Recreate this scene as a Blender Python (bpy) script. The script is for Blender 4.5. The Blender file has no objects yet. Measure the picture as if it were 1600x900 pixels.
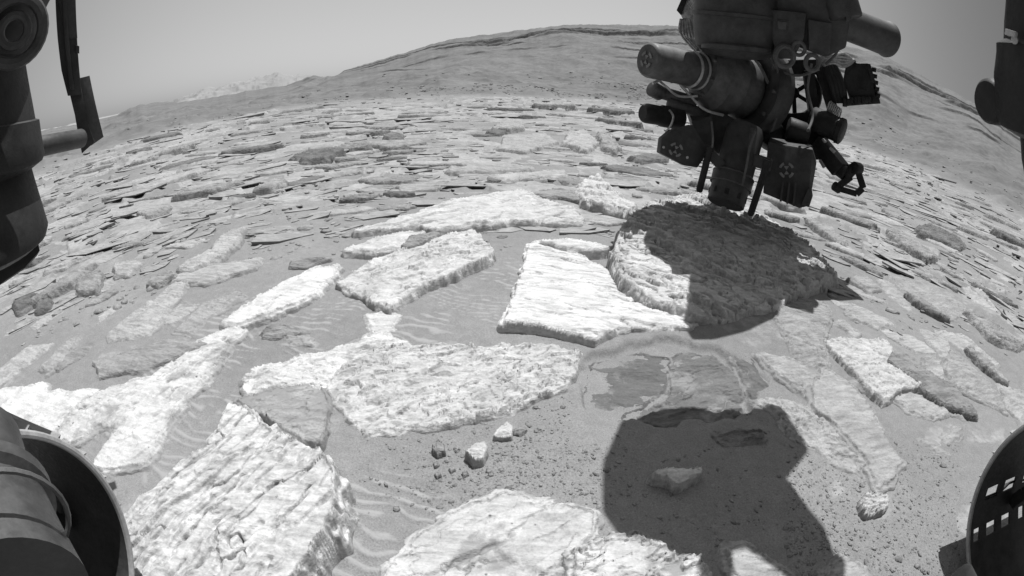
import bpy, bmesh, math, random
import numpy as np
from mathutils import Vector, Matrix
R = math.radians
random.seed(7)
sc = bpy.context.scene
COL = sc.collection

# ------------------------------------------------------------------ camera
F, CX, CY = 739.0, 800.0, 450.0          # equidistant fisheye, pixels per radian of the 1600 px wide photograph
PITCH, ROLL, CAMZ = R(25.0), R(2.5), 0.75
cam = bpy.data.cameras.new('camera')
camo = bpy.data.objects.new('camera', cam)
COL.objects.link(camo)
sc.camera = camo
cam.type = 'PANO'
cc = cam if hasattr(cam, 'fisheye_polynomial_k1') else cam.cycles
cc.panorama_type = 'FISHEYE_LENS_POLYNOMIAL'
cam.sensor_fit = 'HORIZONTAL'
cam.sensor_width, cam.sensor_height = 16.0, 9.0
for k in (0, 2, 3, 4):
    setattr(cc, 'fisheye_polynomial_k%d' % k, 0.0)
cc.fisheye_polynomial_k1 = -100.0 / F
cc.fisheye_fov = R(180)
cam.clip_start, cam.clip_end = 0.01, 20000
camo.matrix_world = (Matrix.Translation((0, 0, CAMZ)) @ Matrix.Rotation(R(90) - PITCH, 4, 'X') @ Matrix.Rotation(ROLL, 4, 'Z'))

# ------------------------------------------------------------------ light
SUN_AZ, SUN_EL = R(34.0), R(73.0)        # azimuth from straight ahead (+y) towards the right (+x)
SD = np.array([math.sin(SUN_AZ) * math.cos(SUN_EL), math.cos(SUN_AZ) * math.cos(SUN_EL), math.sin(SUN_EL)])
sun = bpy.data.lights.new('sun', 'SUN')
sun.energy = 4.8
sun.angle = R(0.5)
suno = bpy.data.objects.new('sun', sun)
COL.objects.link(suno)
suno.rotation_euler = Vector(SD).to_track_quat('Z', 'Y').to_euler()
suno.location = (0, 0, 30)
SKY_SIDE, SKY_MID = .62, 1.85
w = bpy.data.worlds.new('World')
sc.world = w
w.use_nodes = True
nt = w.node_tree
bg = nt.nodes['Background']
sky = nt.nodes.new('ShaderNodeTexSky')
sky.sky_type = 'NISHITA'
sky.sun_disc = False
sky.sun_elevation = SUN_EL
sky.sun_rotation = SUN_AZ
sky.altitude = 0
sky.air_density = 1.0
sky.dust_density = 1.2
sky.ozone_density = 1.0
bw = nt.nodes.new('ShaderNodeRGBToBW')       # the photograph is monochrome
nt.links.new(sky.outputs[0], bw.inputs[0])
# dusty air evens the sky out: compress its range, then brightened ahead and dimmed at the sides to imitate lens darkening
pw = nt.nodes.new('ShaderNodeMath'); pw.operation = 'POWER'; pw.inputs[1].default_value = 0.45
nt.links.new(bw.outputs[0], pw.inputs[0])
tcw = nt.nodes.new('ShaderNodeTexCoord')
dt = nt.nodes.new('ShaderNodeVectorMath'); dt.operation = 'DOT_PRODUCT'
_v = Vector((-.17, .97, .12)).normalized(); dt.inputs[1].default_value = _v
nt.links.new(tcw.outputs['Generated'], dt.inputs[0])
rg = nt.nodes.new('ShaderNodeMapRange'); rg.interpolation_type = 'SMOOTHSTEP'
rg.inputs[1].default_value = .35; rg.inputs[2].default_value = 1.0; rg.inputs[3].default_value = SKY_SIDE; rg.inputs[4].default_value = SKY_MID
nt.links.new(dt.outputs['Value'], rg.inputs[0])
ml = nt.nodes.new('ShaderNodeMath'); ml.operation = 'MULTIPLY'
nt.links.new(pw.outputs[0], ml.inputs[0]); nt.links.new(rg.outputs[0], ml.inputs[1])
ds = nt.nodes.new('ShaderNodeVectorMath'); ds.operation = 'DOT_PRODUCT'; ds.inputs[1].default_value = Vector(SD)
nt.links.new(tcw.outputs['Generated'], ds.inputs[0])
gl = nt.nodes.new('ShaderNodeMapRange'); gl.interpolation_type = 'SMOOTHSTEP'  # glow round the sun, out of view, added to lift the shadow fill
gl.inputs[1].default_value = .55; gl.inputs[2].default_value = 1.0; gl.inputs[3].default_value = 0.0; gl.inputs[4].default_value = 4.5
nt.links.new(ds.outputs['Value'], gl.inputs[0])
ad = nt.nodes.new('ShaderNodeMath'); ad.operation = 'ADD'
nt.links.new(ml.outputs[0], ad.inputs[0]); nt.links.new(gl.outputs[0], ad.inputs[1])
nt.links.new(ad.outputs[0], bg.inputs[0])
bg.inputs[1].default_value = 0.12
vs = sc.view_settings
vs.view_transform = 'Standard'
vs.look = 'None'
vs.exposure = 0.36
vs.gamma = 1.0
vs.use_curve_mapping = False
sc.cycles.max_bounces = 4
sc.cycles.diffuse_bounces = 3

# ------------------------------------------------------------------ pixel <-> place
def ray(px, py):
    px = np.asarray(px, float); py = np.asarray(py, float)
    x = (px - CX) / F; y = -(py - CY) / F
    c, s = math.cos(ROLL), math.sin(ROLL)
    x, y = c * x - s * y, s * x + c * y
    r = np.hypot(x, y)
    k = np.where(r > 1e-9, np.sin(r) / np.maximum(r, 1e-9), 1)
    X, Y, Z = x * k, y * k, np.cos(r)
    return np.stack([X, Z * math.cos(PITCH) + Y * math.sin(PITCH), -Z * math.sin(PITCH) + Y * math.cos(PITCH)], -1)
def gnd(px, py, z=0.0):
    d = ray(px, py)
    t = (z - CAMZ) / d[..., 2]
    p = d * t[..., None]
    p[..., 2] += CAMZ
    return p
def P(px, py, depth):
    return Vector(ray(px, py) * depth) + Vector((0, 0, CAMZ))
def SP(px, py, h):                          # the place at height h whose shadow falls on the ground at that pixel
    g = gnd(px, py)
    return Vector(g + SD * (h / SD[2]))

# ------------------------------------------------------------------ noise
def _h(ix, iy, seed):
    n = (ix.astype(np.int64) * 374761393 + iy.astype(np.int64) * 668265263 + seed * 974634777) & 0xffffffff
    n = ((n ^ (n >> 13)) * 1274126177) & 0xffffffff
    n = n ^ (n >> 16)
    return n.astype(np.float64) / 4294967296.0
def pn(x, y, seed=0):
    ix, iy = np.floor(x), np.floor(y)
    fx, fy = x - ix, y - iy
    ux = fx * fx * fx * (fx * (fx * 6 - 15) + 10); uy = fy * fy * fy * (fy * (fy * 6 - 15) + 10)
    def g(dx, dy):
        a = _h(ix + dx, iy + dy, seed) * 2 * math.pi
        return np.cos(a) * (fx - dx) + np.sin(a) * (fy - dy)
    a = g(0, 0) * (1 - ux) + g(1, 0) * ux
    b = g(0, 1) * (1 - ux) + g(1, 1) * ux
    return (a * (1 - uy) + b * uy) * 1.5
def fbm(x, y, o=4, seed=0, gain=.5):
    t = np.zeros_like(x); a = 1.0
    for k in range(o):
        t += a * pn(x * 2 ** k, y * 2 ** k, seed + k * 17); a *= gain
    return t
def ss(a, b, x):
    t = np.clip((x - a) / (b - a), 0, 1)
    return t * t * (3 - 2 * t)

# ------------------------------------------------------------------ materials
def newmat(name):
    m = bpy.data.materials.new(name); m.use_nodes = True
    n = m.node_tree.nodes; l = m.node_tree.links
    return m, n, l, n['Principled BSDF']
def rgb(v): return (v, v, v, 1)
def nz(n, l, scale, detail=4, rough=.6, vec=None, dist=0.0):
    t = n.new('ShaderNodeTexNoise'); t.inputs['Scale'].default_value = scale
    t.inputs['Detail'].default_value = detail; t.inputs['Roughness'].default_value = rough
    t.inputs['Distortion'].default_value = dist
    if vec is not None: l.new(vec, t.inputs['Vector'])
    return t.outputs['Fac']
def mr(n, l, src, a, b, c, d):
    m = n.new('ShaderNodeMapRange'); m.inputs[1].default_value = a; m.inputs[2].default_value = b
    m.inputs[3].default_value = c; m.inputs[4].default_value = d
    l.new(src, m.inputs[0]); return m.outputs[0]
def mth(n, l, op, a, b):
    m = n.new('ShaderNodeMath'); m.operation = op
    for i, v in enumerate((a, b)):
        if isinstance(v, (int, float)): m.inputs[i].default_value = v
        else: l.new(v, m.inputs[i])
    return m.outputs[0]
def mixv(n, l, fac, a, b):
    m = n.new('ShaderNodeMix'); m.data_type = 'FLOAT'
    for i, v in zip((0, 2, 3), (fac, a, b)):
        if isinstance(v, (int, float)): m.inputs[i].default_value = v
        else: l.new(v, m.inputs[i])
    return m.outputs[0]
def bump(n, l, b, h, strength, dist):
    u = n.new('ShaderNodeBump'); u.inputs['Strength'].default_value = strength; u.inputs['Distance'].default_value = dist
    l.new(h, u.inputs['Height']); l.new(u.outputs[0], b.inputs['Normal'])

SAND = .195
def rock_mat(name, base, dust=.5, pit=.0, sc_=1.0, strike=0.0, streak=.35):
    """pale layered bedrock: a 'dust' vertex attribute says where sand has settled and where crease shade is painted"""
    m, n, l, b = newmat(name)
    geo = n.new('ShaderNodeNewGeometry').outputs['Position']
    mp = n.new('ShaderNodeMapping'); l.new(geo, mp.inputs['Vector'])
    mp.inputs['Rotation'].default_value = (0, 0, -strike); mp.inputs['Scale'].default_value = (1, 4.5, 4.5)
    a = nz(n, l, 9 * sc_, 6, .65, geo)
    st = nz(n, l, 14 * sc_, 6, .7, mp.outputs[0])
    fine = nz(n, l, 150 * sc_, 3, .7, geo)
    v = mr(n, l, a, .35, .68, base * .82, base * 1.1)
    v = mth(n, l, 'MULTIPLY', v, mr(n, l, st, .36, .6, 1 - streak, 1.04))
    v = mth(n, l, 'MULTIPLY', v, mr(n, l, fine, .3, .6, .86, 1.04))
    if pit:
        vo = n.new('ShaderNodeTexVoronoi'); vo.inputs['Scale'].default_value = 38; l.new(geo, vo.inputs['Vector'])
        sel = nz(n, l, 11, 2, .5, geo)
        d = mth(n, l, 'ADD', vo.outputs['Distance'], mr(n, l, sel, .45, .62, .25, 0))
        v = mth(n, l, 'MULTIPLY', v, mr(n, l, d, .10, .19, 1 - pit, 1))
    oi = n.new('ShaderNodeObjectInfo'); v = mth(n, l, 'MULTIPLY', v, mr(n, l, oi.outputs['Random'], 0, 1, .84, 1.06))
    at = n.new('ShaderNodeAttribute'); at.attribute_name = 'dust'
    dn = nz(n, l, 22 * sc_, 5, .7, geo)
    dm = mth(n, l, 'ADD', at.outputs['Fac'], mr(n, l, dn, .3, .7, -.45, .45))
    dm = mr(n, l, dm, .35, .75, 0, 1)
    v = mixv(n, l, mth(n, l, 'MULTIPLY', dm, dust), v, SAND * 1.1)
    l.new(v, b.inputs['Base Color']); b.inputs['Roughness'].default_value = .95
    b.inputs['Specular IOR Level'].default_value = .1
    hh = mth(n, l, 'ADD', st, mth(n, l, 'MULTIPLY', fine, .35))
    bump(n, l, b, hh, .9, .006 / sc_ if sc_ > .5 else .02)
    return m
def ground_mat():
    m, n, l, b = newmat('sand_and_bedrock')
    geo = n.new('ShaderNodeNewGeometry').outputs['Position']
    at = n.new('ShaderNodeAttribute'); at.attribute_name = 'rock'
    hl = n.new('ShaderNodeAttribute'); hl.attribute_name = 'hill'
    cr = n.new('ShaderNodeAttribute'); cr.attribute_name = 'crest'
    big = nz(n, l, 1.3, 5, .6, geo); grain = nz(n, l, 260, 2, .8, geo); mid = nz(n, l, 26, 5, .7, geo)
    sand = mr(n, l, big, .3, .7, SAND * .86, SAND * 1.12)
    sand = mth(n, l, 'MULTIPLY', sand, mr(n, l, grain, .25, .7, .72, 1.22))
    sand = mth(n, l, 'MULTIPLY', sand, mr(n, l, mid, .3, .7, .9, 1.1))
    cm = mr(n, l, mth(n, l, 'ADD', cr.outputs['Fac'], mr(n, l, mid, .3, .7, -.3, .3)), .4, .9, 0, 1)
    sand = mixv(n, l, cm, sand, .265)
    rk = mth(n, l, 'MULTIPLY', mr(n, l, mid,   .3, .7, .21, .33), mr(n, l, nz(n, l, 3, 6, .7, geo), .3, .7, .7, 1.15))
    rm = mr(n, l, mth(n, l, 'ADD', at.outputs['Fac'], mr(n, l, nz(n, l, 9, 6, .75, geo), .3, .7, -.35, .35)), .4, .6, 0, 1)
    v = mixv(n, l, rm, sand, rk)
    hn = mth(n, l, 'MULTIPLY', mr(n, l, nz(n, l, .25, 7, .7, geo), .3, .7, .10, .165), mr(n, l, nz(n, l, 2.2, 5, .8, geo), .3, .7, .8, 1.2))
    v = mixv(n, l, hl.outputs['Fac'], v, hn)
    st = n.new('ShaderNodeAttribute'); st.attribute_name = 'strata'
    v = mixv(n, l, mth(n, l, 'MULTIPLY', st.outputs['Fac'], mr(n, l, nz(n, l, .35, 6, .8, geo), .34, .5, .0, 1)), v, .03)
    l.new(v, b.inputs['Base Color']); b.inputs['Roughness'].default_value = 1
    b.inputs['Specular IOR Level'].default_value = .05
    bump(n, l, b, mth(n, l, 'ADD', mid, mth(n, l, 'MULTIPLY', grain, .3)), 1.0, .006)
    return m
def metal(name, v, rough=.5, var=.3, spec=.4, metallic=0.0, scale=18):
    m, n, l, b = newmat(name)
    tc = n.new('ShaderNodeNewGeometry').outputs['Position']
    a = nz(n, l, scale, 5, .7, tc); c = nz(n, l, scale * 9, 3, .7, tc)
    x = mth(n, l, 'MULTIPLY', mr(n, l, a, .3, .7, v * (1 - var), v * (1 + var)), mr(n, l, c, .3, .72, .85, 1.15))
    nrm = n.new('ShaderNodeNewGeometry').outputs['Normal']; sx = n.new('ShaderNodeSeparateXYZ'); l.new(nrm, sx.inputs[0])
    up = mth(n, l, 'MULTIPLY', mr(n, l, sx.outputs['Z'], .45, 1.0, 0, .35), mr(n, l, a, .35, .6, .25, 1))   # faces looking up paler: settled dust, with their lit edges painted in
    x = mixv(n, l, up, x, max(v, .14))
    l.new(x, b.inputs['Base Color']); b.inputs['Metallic'].default_value = metallic
    l.new(mr(n, l, c, .3, .7, rough * .8, min(1, rough * 1.25)), b.inputs['Roughness'])
    b.inputs['Specular IOR Level'].default_value = spec
    bump(n, l, b, c, .15, .002)
    return m
MAT = {}

# ------------------------------------------------------------------ mesh helpers
def link(name, me, mat=None, parent=None):
    o = bpy.data.objects.new(name, me); COL.objects.link(o)
    if mat: me.materials.append(mat)
    if parent: o.parent = parent
    return o
def grid_mesh(name, V, quads, smooth=True, attrs=None):
    me = bpy.data.meshes.new(name)
    me.vertices.add(len(V)); me.vertices.foreach_set('co', V.astype(np.float32).ravel())
    nq = len(quads)
    me.loops.add(nq * 4); me.loops.foreach_set('vertex_index', quads.astype(np.int32).ravel())
    me.polygons.add(nq); me.polygons.foreach_set('loop_start', np.arange(0, nq * 4, 4, dtype=np.int32))
    me.polygons.foreach_set('use_smooth', np.full(nq, smooth, dtype=bool))
    for k, v in (attrs or {}).items():
        a = me.attributes.new(k, 'FLOAT', 'POINT'); a.data.foreach_set('value', v.astype(np.float32))
    me.update(calc_edges=True)
    return me
def tag(o, label, cat, group=None, kind=None):
    if label: o['label'] = label
    if cat: o['category'] = cat
    if group: o['group'] = group
    if kind: o['kind'] = kind
    return o

# ------------------------------------------------------------------ ground and hills
SKY = [(-90, .2), (-62, .35), (-56.8, .37), (-48.9, -.24), (-46.5, -.05), (-45.2, .5), (-43.5, .55), (-41.5, .35), (-40, 0), (-36.4, -.05), (-31.1, .2), (-27.3, .35),
       (-25, .9), (-24.3, 1.25), (-23, .95), (-21.3, .95), (-20.2, 1.65), (-18.5, 2.1), (-16.1, 2.7), (-12, 3.9), (-8.7, 4.9), (-4, 5.6), (.2, 6.35), (5, 7.2), (9.8, 7.6), (17.2, 8.25),
       (30, 9.4), (41.4, 9.1), (47.2, 7.8), (52.7, 6.6), (59, 5.1), (75, 2.5), (90, 1), (180, .5)]
RB = [(-180, 12), (-60, 9.5), (-49, 11), (-43, 13), (-35, 14.5), (-24, 18), (-8, 19), (0, 21), (14, 24), (29, 25), (43, 22), (52, 17), (61, 12.5), (75, 10), (180, 12)]
sky_a, sky_e = map(np.array, zip(*SKY)); rb_a, rb_r = map(np.array, zip(*RB))
RR = 115.0
def hill_profile(az, r):
    """height of the far slope, its hill mask and its strata mask"""
    azd = np.degrees(az)
    rb = np.interp(azd, rb_a, rb_r) * (1 + .05 * fbm(azd * .15, azd * 0 + 3.3, 3, 5))
    azj = azd + 5 * pn(r * .045, azd * .12, 13) * np.clip(1 - r / RR, 0, 1) * 2
    el = np.radians(np.interp(azj, sky_a, sky_e) + .11 * fbm(azd * .7, azd * 0, 5, 11, .6))
    zt = CAMZ + RR * np.tan(el)
    t = np.clip((r - rb) / (RR - rb), 0, 1)
    x, y = r * np.sin(az), r * np.cos(az)
    amp = ss(.3, 6, zt)
    f = t ** 1.25
    q = f + (.075 * fbm(x * .035, y * .035, 6, 21, .58)) * amp * ss(0, .2, t) * ss(1, .92, t)
    st = np.zeros_like(q); f2 = q.copy()
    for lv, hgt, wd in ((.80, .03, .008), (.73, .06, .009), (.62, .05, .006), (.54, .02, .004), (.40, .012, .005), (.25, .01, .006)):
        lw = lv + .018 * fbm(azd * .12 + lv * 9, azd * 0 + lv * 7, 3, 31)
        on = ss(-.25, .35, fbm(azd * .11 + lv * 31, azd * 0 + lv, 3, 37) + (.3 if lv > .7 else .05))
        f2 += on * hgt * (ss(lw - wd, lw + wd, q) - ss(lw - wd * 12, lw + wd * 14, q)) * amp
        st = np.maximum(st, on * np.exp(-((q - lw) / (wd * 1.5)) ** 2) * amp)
    z = zt * f2
    zb = zt * ss(RR * 1.7, RR * 1.02, r)      # behind the ridge the land falls back to the plain
    z = np.where(r > RR, np.minimum(zb, zt), z)
    return z, ss(0, .035, t), st * (r < RR * 1.05), rb
def near_relief(x, y, r):
    rel = ss(1.2, 5, r)
    z = .010 * fbm(x * 1.7, y * 1.7, 4, 3)
    z += rel * .035 * fbm(x * .5, y * .8, 4, 8)
    return z
HOLLOW = [(905, 640), (900, 600), (930, 552), (980, 532), (1050, 527), (1110, 536), (1150, 560), (1190, 600), (1180, 640), (1080, 650), (980, 660)]
def poly_sd(x, y, poly):
    """signed distance, positive inside"""
    d = np.full(x.shape, 1e9); ins = np.zeros(x.shape, bool)
    n = len(poly)
    for i in range(n):
        ax, ay = poly[i]; bx, by = poly[(i + 1) % n]
        ex, ey = bx - ax, by - ay
        L = ex * ex + ey * ey + 1e-12
        t = np.clip(((x - ax) * ex + (y - ay) * ey) / L, 0, 1)
        d = np.minimum(d, (x - ax - t * ex) ** 2 + (y - ay - t * ey) ** 2)
        c = ((ay > y) != (by > y)) & (x < ex * (y - ay) / (ey if abs(ey) > 1e-12 else 1e-12) + ax)
        ins ^= c
    d = np.sqrt(d)
    return np.where(ins, d, -d)
def ripple_zone(x, y):
    """0..1 where wind ripples lie in the sand between the slabs"""
    a = np.zeros_like(x)
    for (px, py, rx, ry) in ((760, 455, .62, .42), (560, 830, .28, .2), (450, 500, .7, .35), (330, 600, .5, .28), (620, 520, .5, .3), (240, 690, .3, .2), (470, 640, .25, .15)):
        g = gnd(px, py)
        a = np.maximum(a, ss(1.15, .5, np.hypot((x - g[0]) / rx, (y - g[1]) / ry)))
    return a
def ground_h(x, y):
    r = np.hypot(x, y); az = np.arctan2(x, y)
    hz, hm, st, rb = hill_profile(az, r)
    z = near_relief(x, y, r) * (1 - hm) + hz
    # wind ripples
    rz = ripple_zone(x, y)
    wph = x * 45 + y * 200 + 9 * fbm(x * 4, y * 4, 3, 41)
    rip = (.5 + .5 * np.sin(wph)) ** 1.5 * ss(-.5, .15, fbm(x * 5, y * 7, 3, 44))
    z = z + rz * .0030 * rip
    # bedrock pavement: plates with ledges whose steep side looks towards the rover
    mid = ss(1.8, 3.6, r) * (1 - hm)
    wx = az * (2 + r) + .45 * fbm(x * .7, y * .7, 3, 51); wy = r + .1 * x + .5 * fbm(x * .7, y * .7, 4, 52)
    s = (wy * .9 - wx * .12) / (.14 + .055 * np.minimum(r, 20)) + .9 * fbm(wx * .35, wy * .9, 3, 53)
    fr = s - np.floor(s)
    pl = _h(np.floor(s), np.floor(wx / (.3 + .09 * np.minimum(r, 20)) + .6 * np.floor(s)), 61)
    # a plate: random height, tilts back
    z = z + mid * (.016 + .0055 * np.minimum(r, 20)) * (1 - fr) ** 1.4 * ss(0, .08, fr) * ss(.25, .6, pl)
    rock = ss(.24, .4, pl) * ss(.0, .12, fr) * ss(1, .62, fr)
    patch = ss(-.15, .3, fbm(x * .55, y * .7, 4, 71))
    rock = np.maximum(rock * (.55 + .45 * patch), .75 * patch * ss(-.1, .3, fbm(x * 1.6, y * 5, 4, 73))) * mid
    nearp = ss(.12, .34, fbm(x * 2.1, y * 3.3, 4, 77)) * ss(3, 1, r) * ss(.5, .9, np.abs(x - .1) + .15) * .62
    rock = np.maximum(rock, nearp * (1 - rz))
    rock *= 1 - ss(.55, 1.0, r / rb) * .25
    hollow = HP_SD(x, y)
    z = z - .020 * ss(-.008 - .03 * ss(-.2, .4, pn(x * 5, y * 5, 93)), .012, hollow) * ss(3, 2, r)
    rock = rock * (1 - ss(-.16, -.04, hollow) * ss(3, 2, r))
    # rocky band of dark boulders half way up the slope
    z = z + hm * .3 * np.clip(fbm(x * .5, y * .5, 4, 81) - .15, 0, 1) * ss(60, 28, r)
    return z, rock, hm, st, rz * rip
_hp = [tuple(gnd(*p)[:2]) for p in HOLLOW]
def HP_SD(x, y):
    m = (np.abs(x - .7) < .8) & (np.abs(y - 1.0) < .9)
    o = np.full(x.shape, -1.0)
    if m.any(): o[m] = poly_sd(x[m], y[m], _hp) + .035 * fbm(x[m] * 7, y[m] * 7, 4, 91)
    return o
def build_ground():
    el = np.concatenate([np.arange(78, 8, -.19), np.arange(8, 1.6, -.055)])
    r1 = CAMZ / np.tan(np.radians(el))
    r2 = np.geomspace(r1[-1] * 1.006, RR * 1.08, 300)
    r3 = np.geomspace(RR * 1.12, 9000, 30)
    rr = np.concatenate([[.02], r1, r2, r3])
    az = np.concatenate([np.arange(-96, 96, .165), np.arange(96, 264, 3.0)])
    A, Rg = np.meshgrid(np.radians(az), rr, indexing='xy')
    nr, na = A.shape
    azw = np.where(A > math.pi, A - 2 * math.pi, A)
    x, y = Rg * np.sin(A), Rg * np.cos(A)
    z, rock, hm, st, cr = ground_h(x.ravel(), y.ravel())
    V = np.stack([x.ravel(), y.ravel(), z], -1)
    i = np.arange(nr - 1)[:, None]; j = np.arange(na)[None, :]; j2 = (j + 1) % na
    q = np.stack([i * na + j, i * na + j2, (i + 1) * na + j2, (i + 1) * na + j], -1).reshape(-1, 4)[:, ::-1]
    me = grid_mesh('ground', V, q, True, {'rock': rock, 'hill': hm, 'strata': st, 'crest': cr})
    o = link('ground', me, ground_mat()); o['kind'] = 'structure'
    return o
build_ground()

# ------------------------------------------------------------------ far crater rim
def build_rim():
    D = 1500.0
    az = np.radians(np.arange(-75, -14, .06)); azd = np.degrees(az)
    top = np.interp(azd, [-75, -60, -55, -48, -44, -40, -37, -34, -31, -28.5, -26, -24, -20, -14], [.2, .3, .3, .1, .25, .55, 1.05, 1.35, 1.55, 1.75, 1.5, 1.0, .4, 0])
    n = 46
    V = []
    for k in range(n):
        t = k / (n - 1)
        rr = D + 420 * (t - 1) if t < .999 else D
        bump_ = fbm(azd * .55, azd * 0 + t * 3.5, 4, 107, .5)
        e = top * (t * (2 - t)) + .28 * bump_ * ss(0, .5, top) * ss(0, .4, t)
        V.append(np.stack([rr * np.sin(az), rr * np.cos(az), CAMZ + rr * np.tan(np.radians(e)) - (1 - t) * 14], -1))
    V.append(np.stack([(D + 500) * np.sin(az), (D + 500) * np.cos(az), az * 0 - 40], -1))
    V = np.array(V); nr, na = V.shape[:2]
    i = np.arange(nr - 1)[:, None]; j = np.arange(na - 1)[None, :]
    q = np.stack([i * na + j, i * na + j + 1, (i + 1) * na + j + 1, (i + 1) * na + j], -1).reshape(-1, 4)[:, ::-1]
    m, nn, l, b = newmat('rim_rock')
    geo = nn.new('ShaderNodeNewGeometry').outputs['Position']
    l.new(mr(nn, l, nz(nn, l, .004, 5, .6, geo), .35, .65, .15, .26), b.inputs['Base Color']); b.inputs['Roughness'].default_value = 1
    o = link('crater_rim_mountains', grid_mesh('crater_rim_mountains', V.reshape(-1, 3), q, True), m); o['kind'] = 'structure'
build_rim()

# ------------------------------------------------------------------ bedrock slabs
NS = [0]
def slab(name, poly, mat, zf=.03, zb=.03, amp=.004, lam=.05, strike=(1, 0), warp=1.0, rough=.003, edge=.012, dust=.1, side=.03,
         world=False, base=None, cell=None, crack=0.0, seed=None, bottom=.012, dome=0.0, steep=0.0, fine=1.0, groove=None, more=0.0, tilt=None):
    """One rock: outline (photo pixels, or metres if world) -> height field with a steep broken edge.
    zf/zb: height at the near / far end; amp, lam: size and spacing of layers; strike: direction of the layers (pixels or metres)."""
    NS[0] += 1
    if groove is None: groove = amp * .8
    seed = NS[0] * 7 if seed is None else seed
    if world:
        W = np.array(poly, float); c = W.mean(0); bz = base or 0.0
        sv = np.array(strike, float); yk = W[:, 1]
        zz = bz + zf + (zb - zf) * (yk - yk.min()) / max(np.ptp(yk), 1e-6)
    else:
        pp = np.array(poly, float)
        t = 1 - (pp[:, 1] - pp[:, 1].min()) / max(np.ptp(pp[:, 1]), 1e-6)
        zz = zf + (zb - zf) * t
        W = np.array([gnd(p[0], p[1], z)[:2] for p, z in zip(pp, zz)]); c = W.mean(0)
        cp = pp.mean(0); g0 = gnd(cp[0], cp[1], zz.mean()); g1 = gnd(cp[0] + strike[0] * 10, cp[1] + strike[1] * 10, zz.mean())
        sv = (g1 - g0)[:2]
    if tilt:
        zz = zz + tilt[0] + (tilt[1] - tilt[0]) * (W[:, 0] - W[:, 0].min()) / max(np.ptp(W[:, 0]), 1e-6)
    sv = sv / np.linalg.norm(sv)
    if sv[0] < 0: sv = -sv
    nv = np.array([-sv[1], sv[0]])
    if nv @ c < 0: nv = -nv                       # nv points away from the rover
    M = np.c_[W - c, np.ones(len(W))]
    cf = np.linalg.lstsq(M, zz, rcond=None)[0]
    dist = max(.5, np.hypot(*c) - .0)
    h = cell or max(.0019, math.hypot(np.hypot(*W.T).min(), CAMZ) / 430)
    lo, hi = W.min(0) - side - .02 - edge, W.max(0) + side + .02 + edge
    X, Y = np.meshgrid(np.arange(lo[0], hi[0] + h, h), np.arange(lo[1], hi[1] + h, h), indexing='ij')
    x, y = X.ravel(), Y.ravel()
    sd = poly_sd(x, y, [tuple(p) for p in W])
    k = 1 / max(.03, edge * 6)
    sde = sd + .8 * edge * (fbm(x * k, y * k, 3 if steep else 5, seed, .5 if steep else .62))
    if not steep: sde = sde + .2 * edge * np.sign(pn(x * k * .8, y * k * .8, seed + 5)) * ss(0, .3, np.abs(pn(x * k * .8, y * k * .8, seed + 5)))
    u = (x - c[0]) * nv[0] + (y - c[1]) * nv[1]; a = (x - c[0]) * sv[0] + (y - c[1]) * sv[1]
    q = 1 / lam
    s = u * q + warp * fbm(u * q * .45, a * q * .2, 3, seed + 3) + .35 * warp * fbm(u * q * 1.7, a * q * .9, 2, seed + 4)
    fr = s - np.floor(s)
    hs = _h(np.floor(s), np.zeros_like(s), seed + 9)
    pres = ss(-.35, .25, pn(a * q * .35 + hs * 50, u * q * .3, seed + 12)) * (.35 + .65 * hs)
    hgt = amp * pres * (1 - fr) ** 1.2 * ss(0, max(.05, 1.5 * h / lam), fr)
    s2 = s * 2.7 + 1.0 * fbm(a * q * 1.2, u * q * 1.2, 2, seed + 14)
    f2 = s2 - np.floor(s2)
    hgt = hgt + amp * .4 * (1 - f2) * ss(0, .2, f2) * ss(-.1, .3, pn(a * q * .9, u * q * .9, seed + 15))
    kr = 1 / max(.03, 3.5 * h)
    kf = 1 / max(.06, 5 * h)
    hgt = hgt + rough * .8 * fbm(a * kf * .55, u * kf * 1.5, 4, seed + 20, .6) * fine + rough * .8 * fbm(a * kf * .3, u * kf * .6, 3, seed + 24)
    if dome: hgt = hgt + dome * (1 - np.exp(-np.clip(sd, 0, 9) / (.22 * max(np.ptp(W[:, 0]), np.ptp(W[:, 1])))))
    if groove:
        for gi, (gl, gw, th) in enumerate(((1.0, .035, -.05), (.45, .07, .05), (2.1, .02, -.1))):
            s5 = u * q / gl + warp * (.8 * fbm(u * q * .5, a * q * .25, 3, seed + 60 + gi) + .3 * fbm(u * q * 1.6, a * q * 1.1, 3, seed + 63 + gi)) + gi * .37
            f5 = np.abs(s5 - np.round(s5)) * gl * lam
            wd = np.maximum(gw * lam * (.6 + .8 * np.abs(pn(a * q * 1.3, u * q, seed + 66))), .9 * h)
            on = ss(th - more, th + .25 - more, pn(a * q * .5 / gl + 7 * np.round(s5), u * q * .2, seed + 70 + gi))
            hgt = hgt - groove * (1, .55, 1.3)[gi] * on * ss(1.6 * wd, .3 * wd, f5)
    if crack:
        s3 = (u * .35 + a) / (lam * 5.5) + .2 * fbm(u * 3, a * 3, 3, seed + 30); f3 = np.abs(s3 - np.round(s3))
        hgt = hgt - .8 * crack * ss(.022, .0, f3) * ss(-.1, .2, pn(a * 4, u * 3, seed + 33))
        s4 = u / (lam * 3.3) + .10 * fbm(u * 4, a * 4, 4, seed + 31); f4 = np.abs(s4 - np.round(s4))
        hgt = hgt - crack * ss(.05, .0, f4) * ss(-.25, .05, pn(a * 3, u * 3, seed + 34))
    top = cf[0] * (x - c[0]) + cf[1] * (y - c[1]) + cf[2] + hgt
    gz = ground_h(x, y)[0] if (world or len(x) < 400000) else x * 0
    if world: top = top
    bot = np.minimum(gz, top) - bottom
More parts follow.
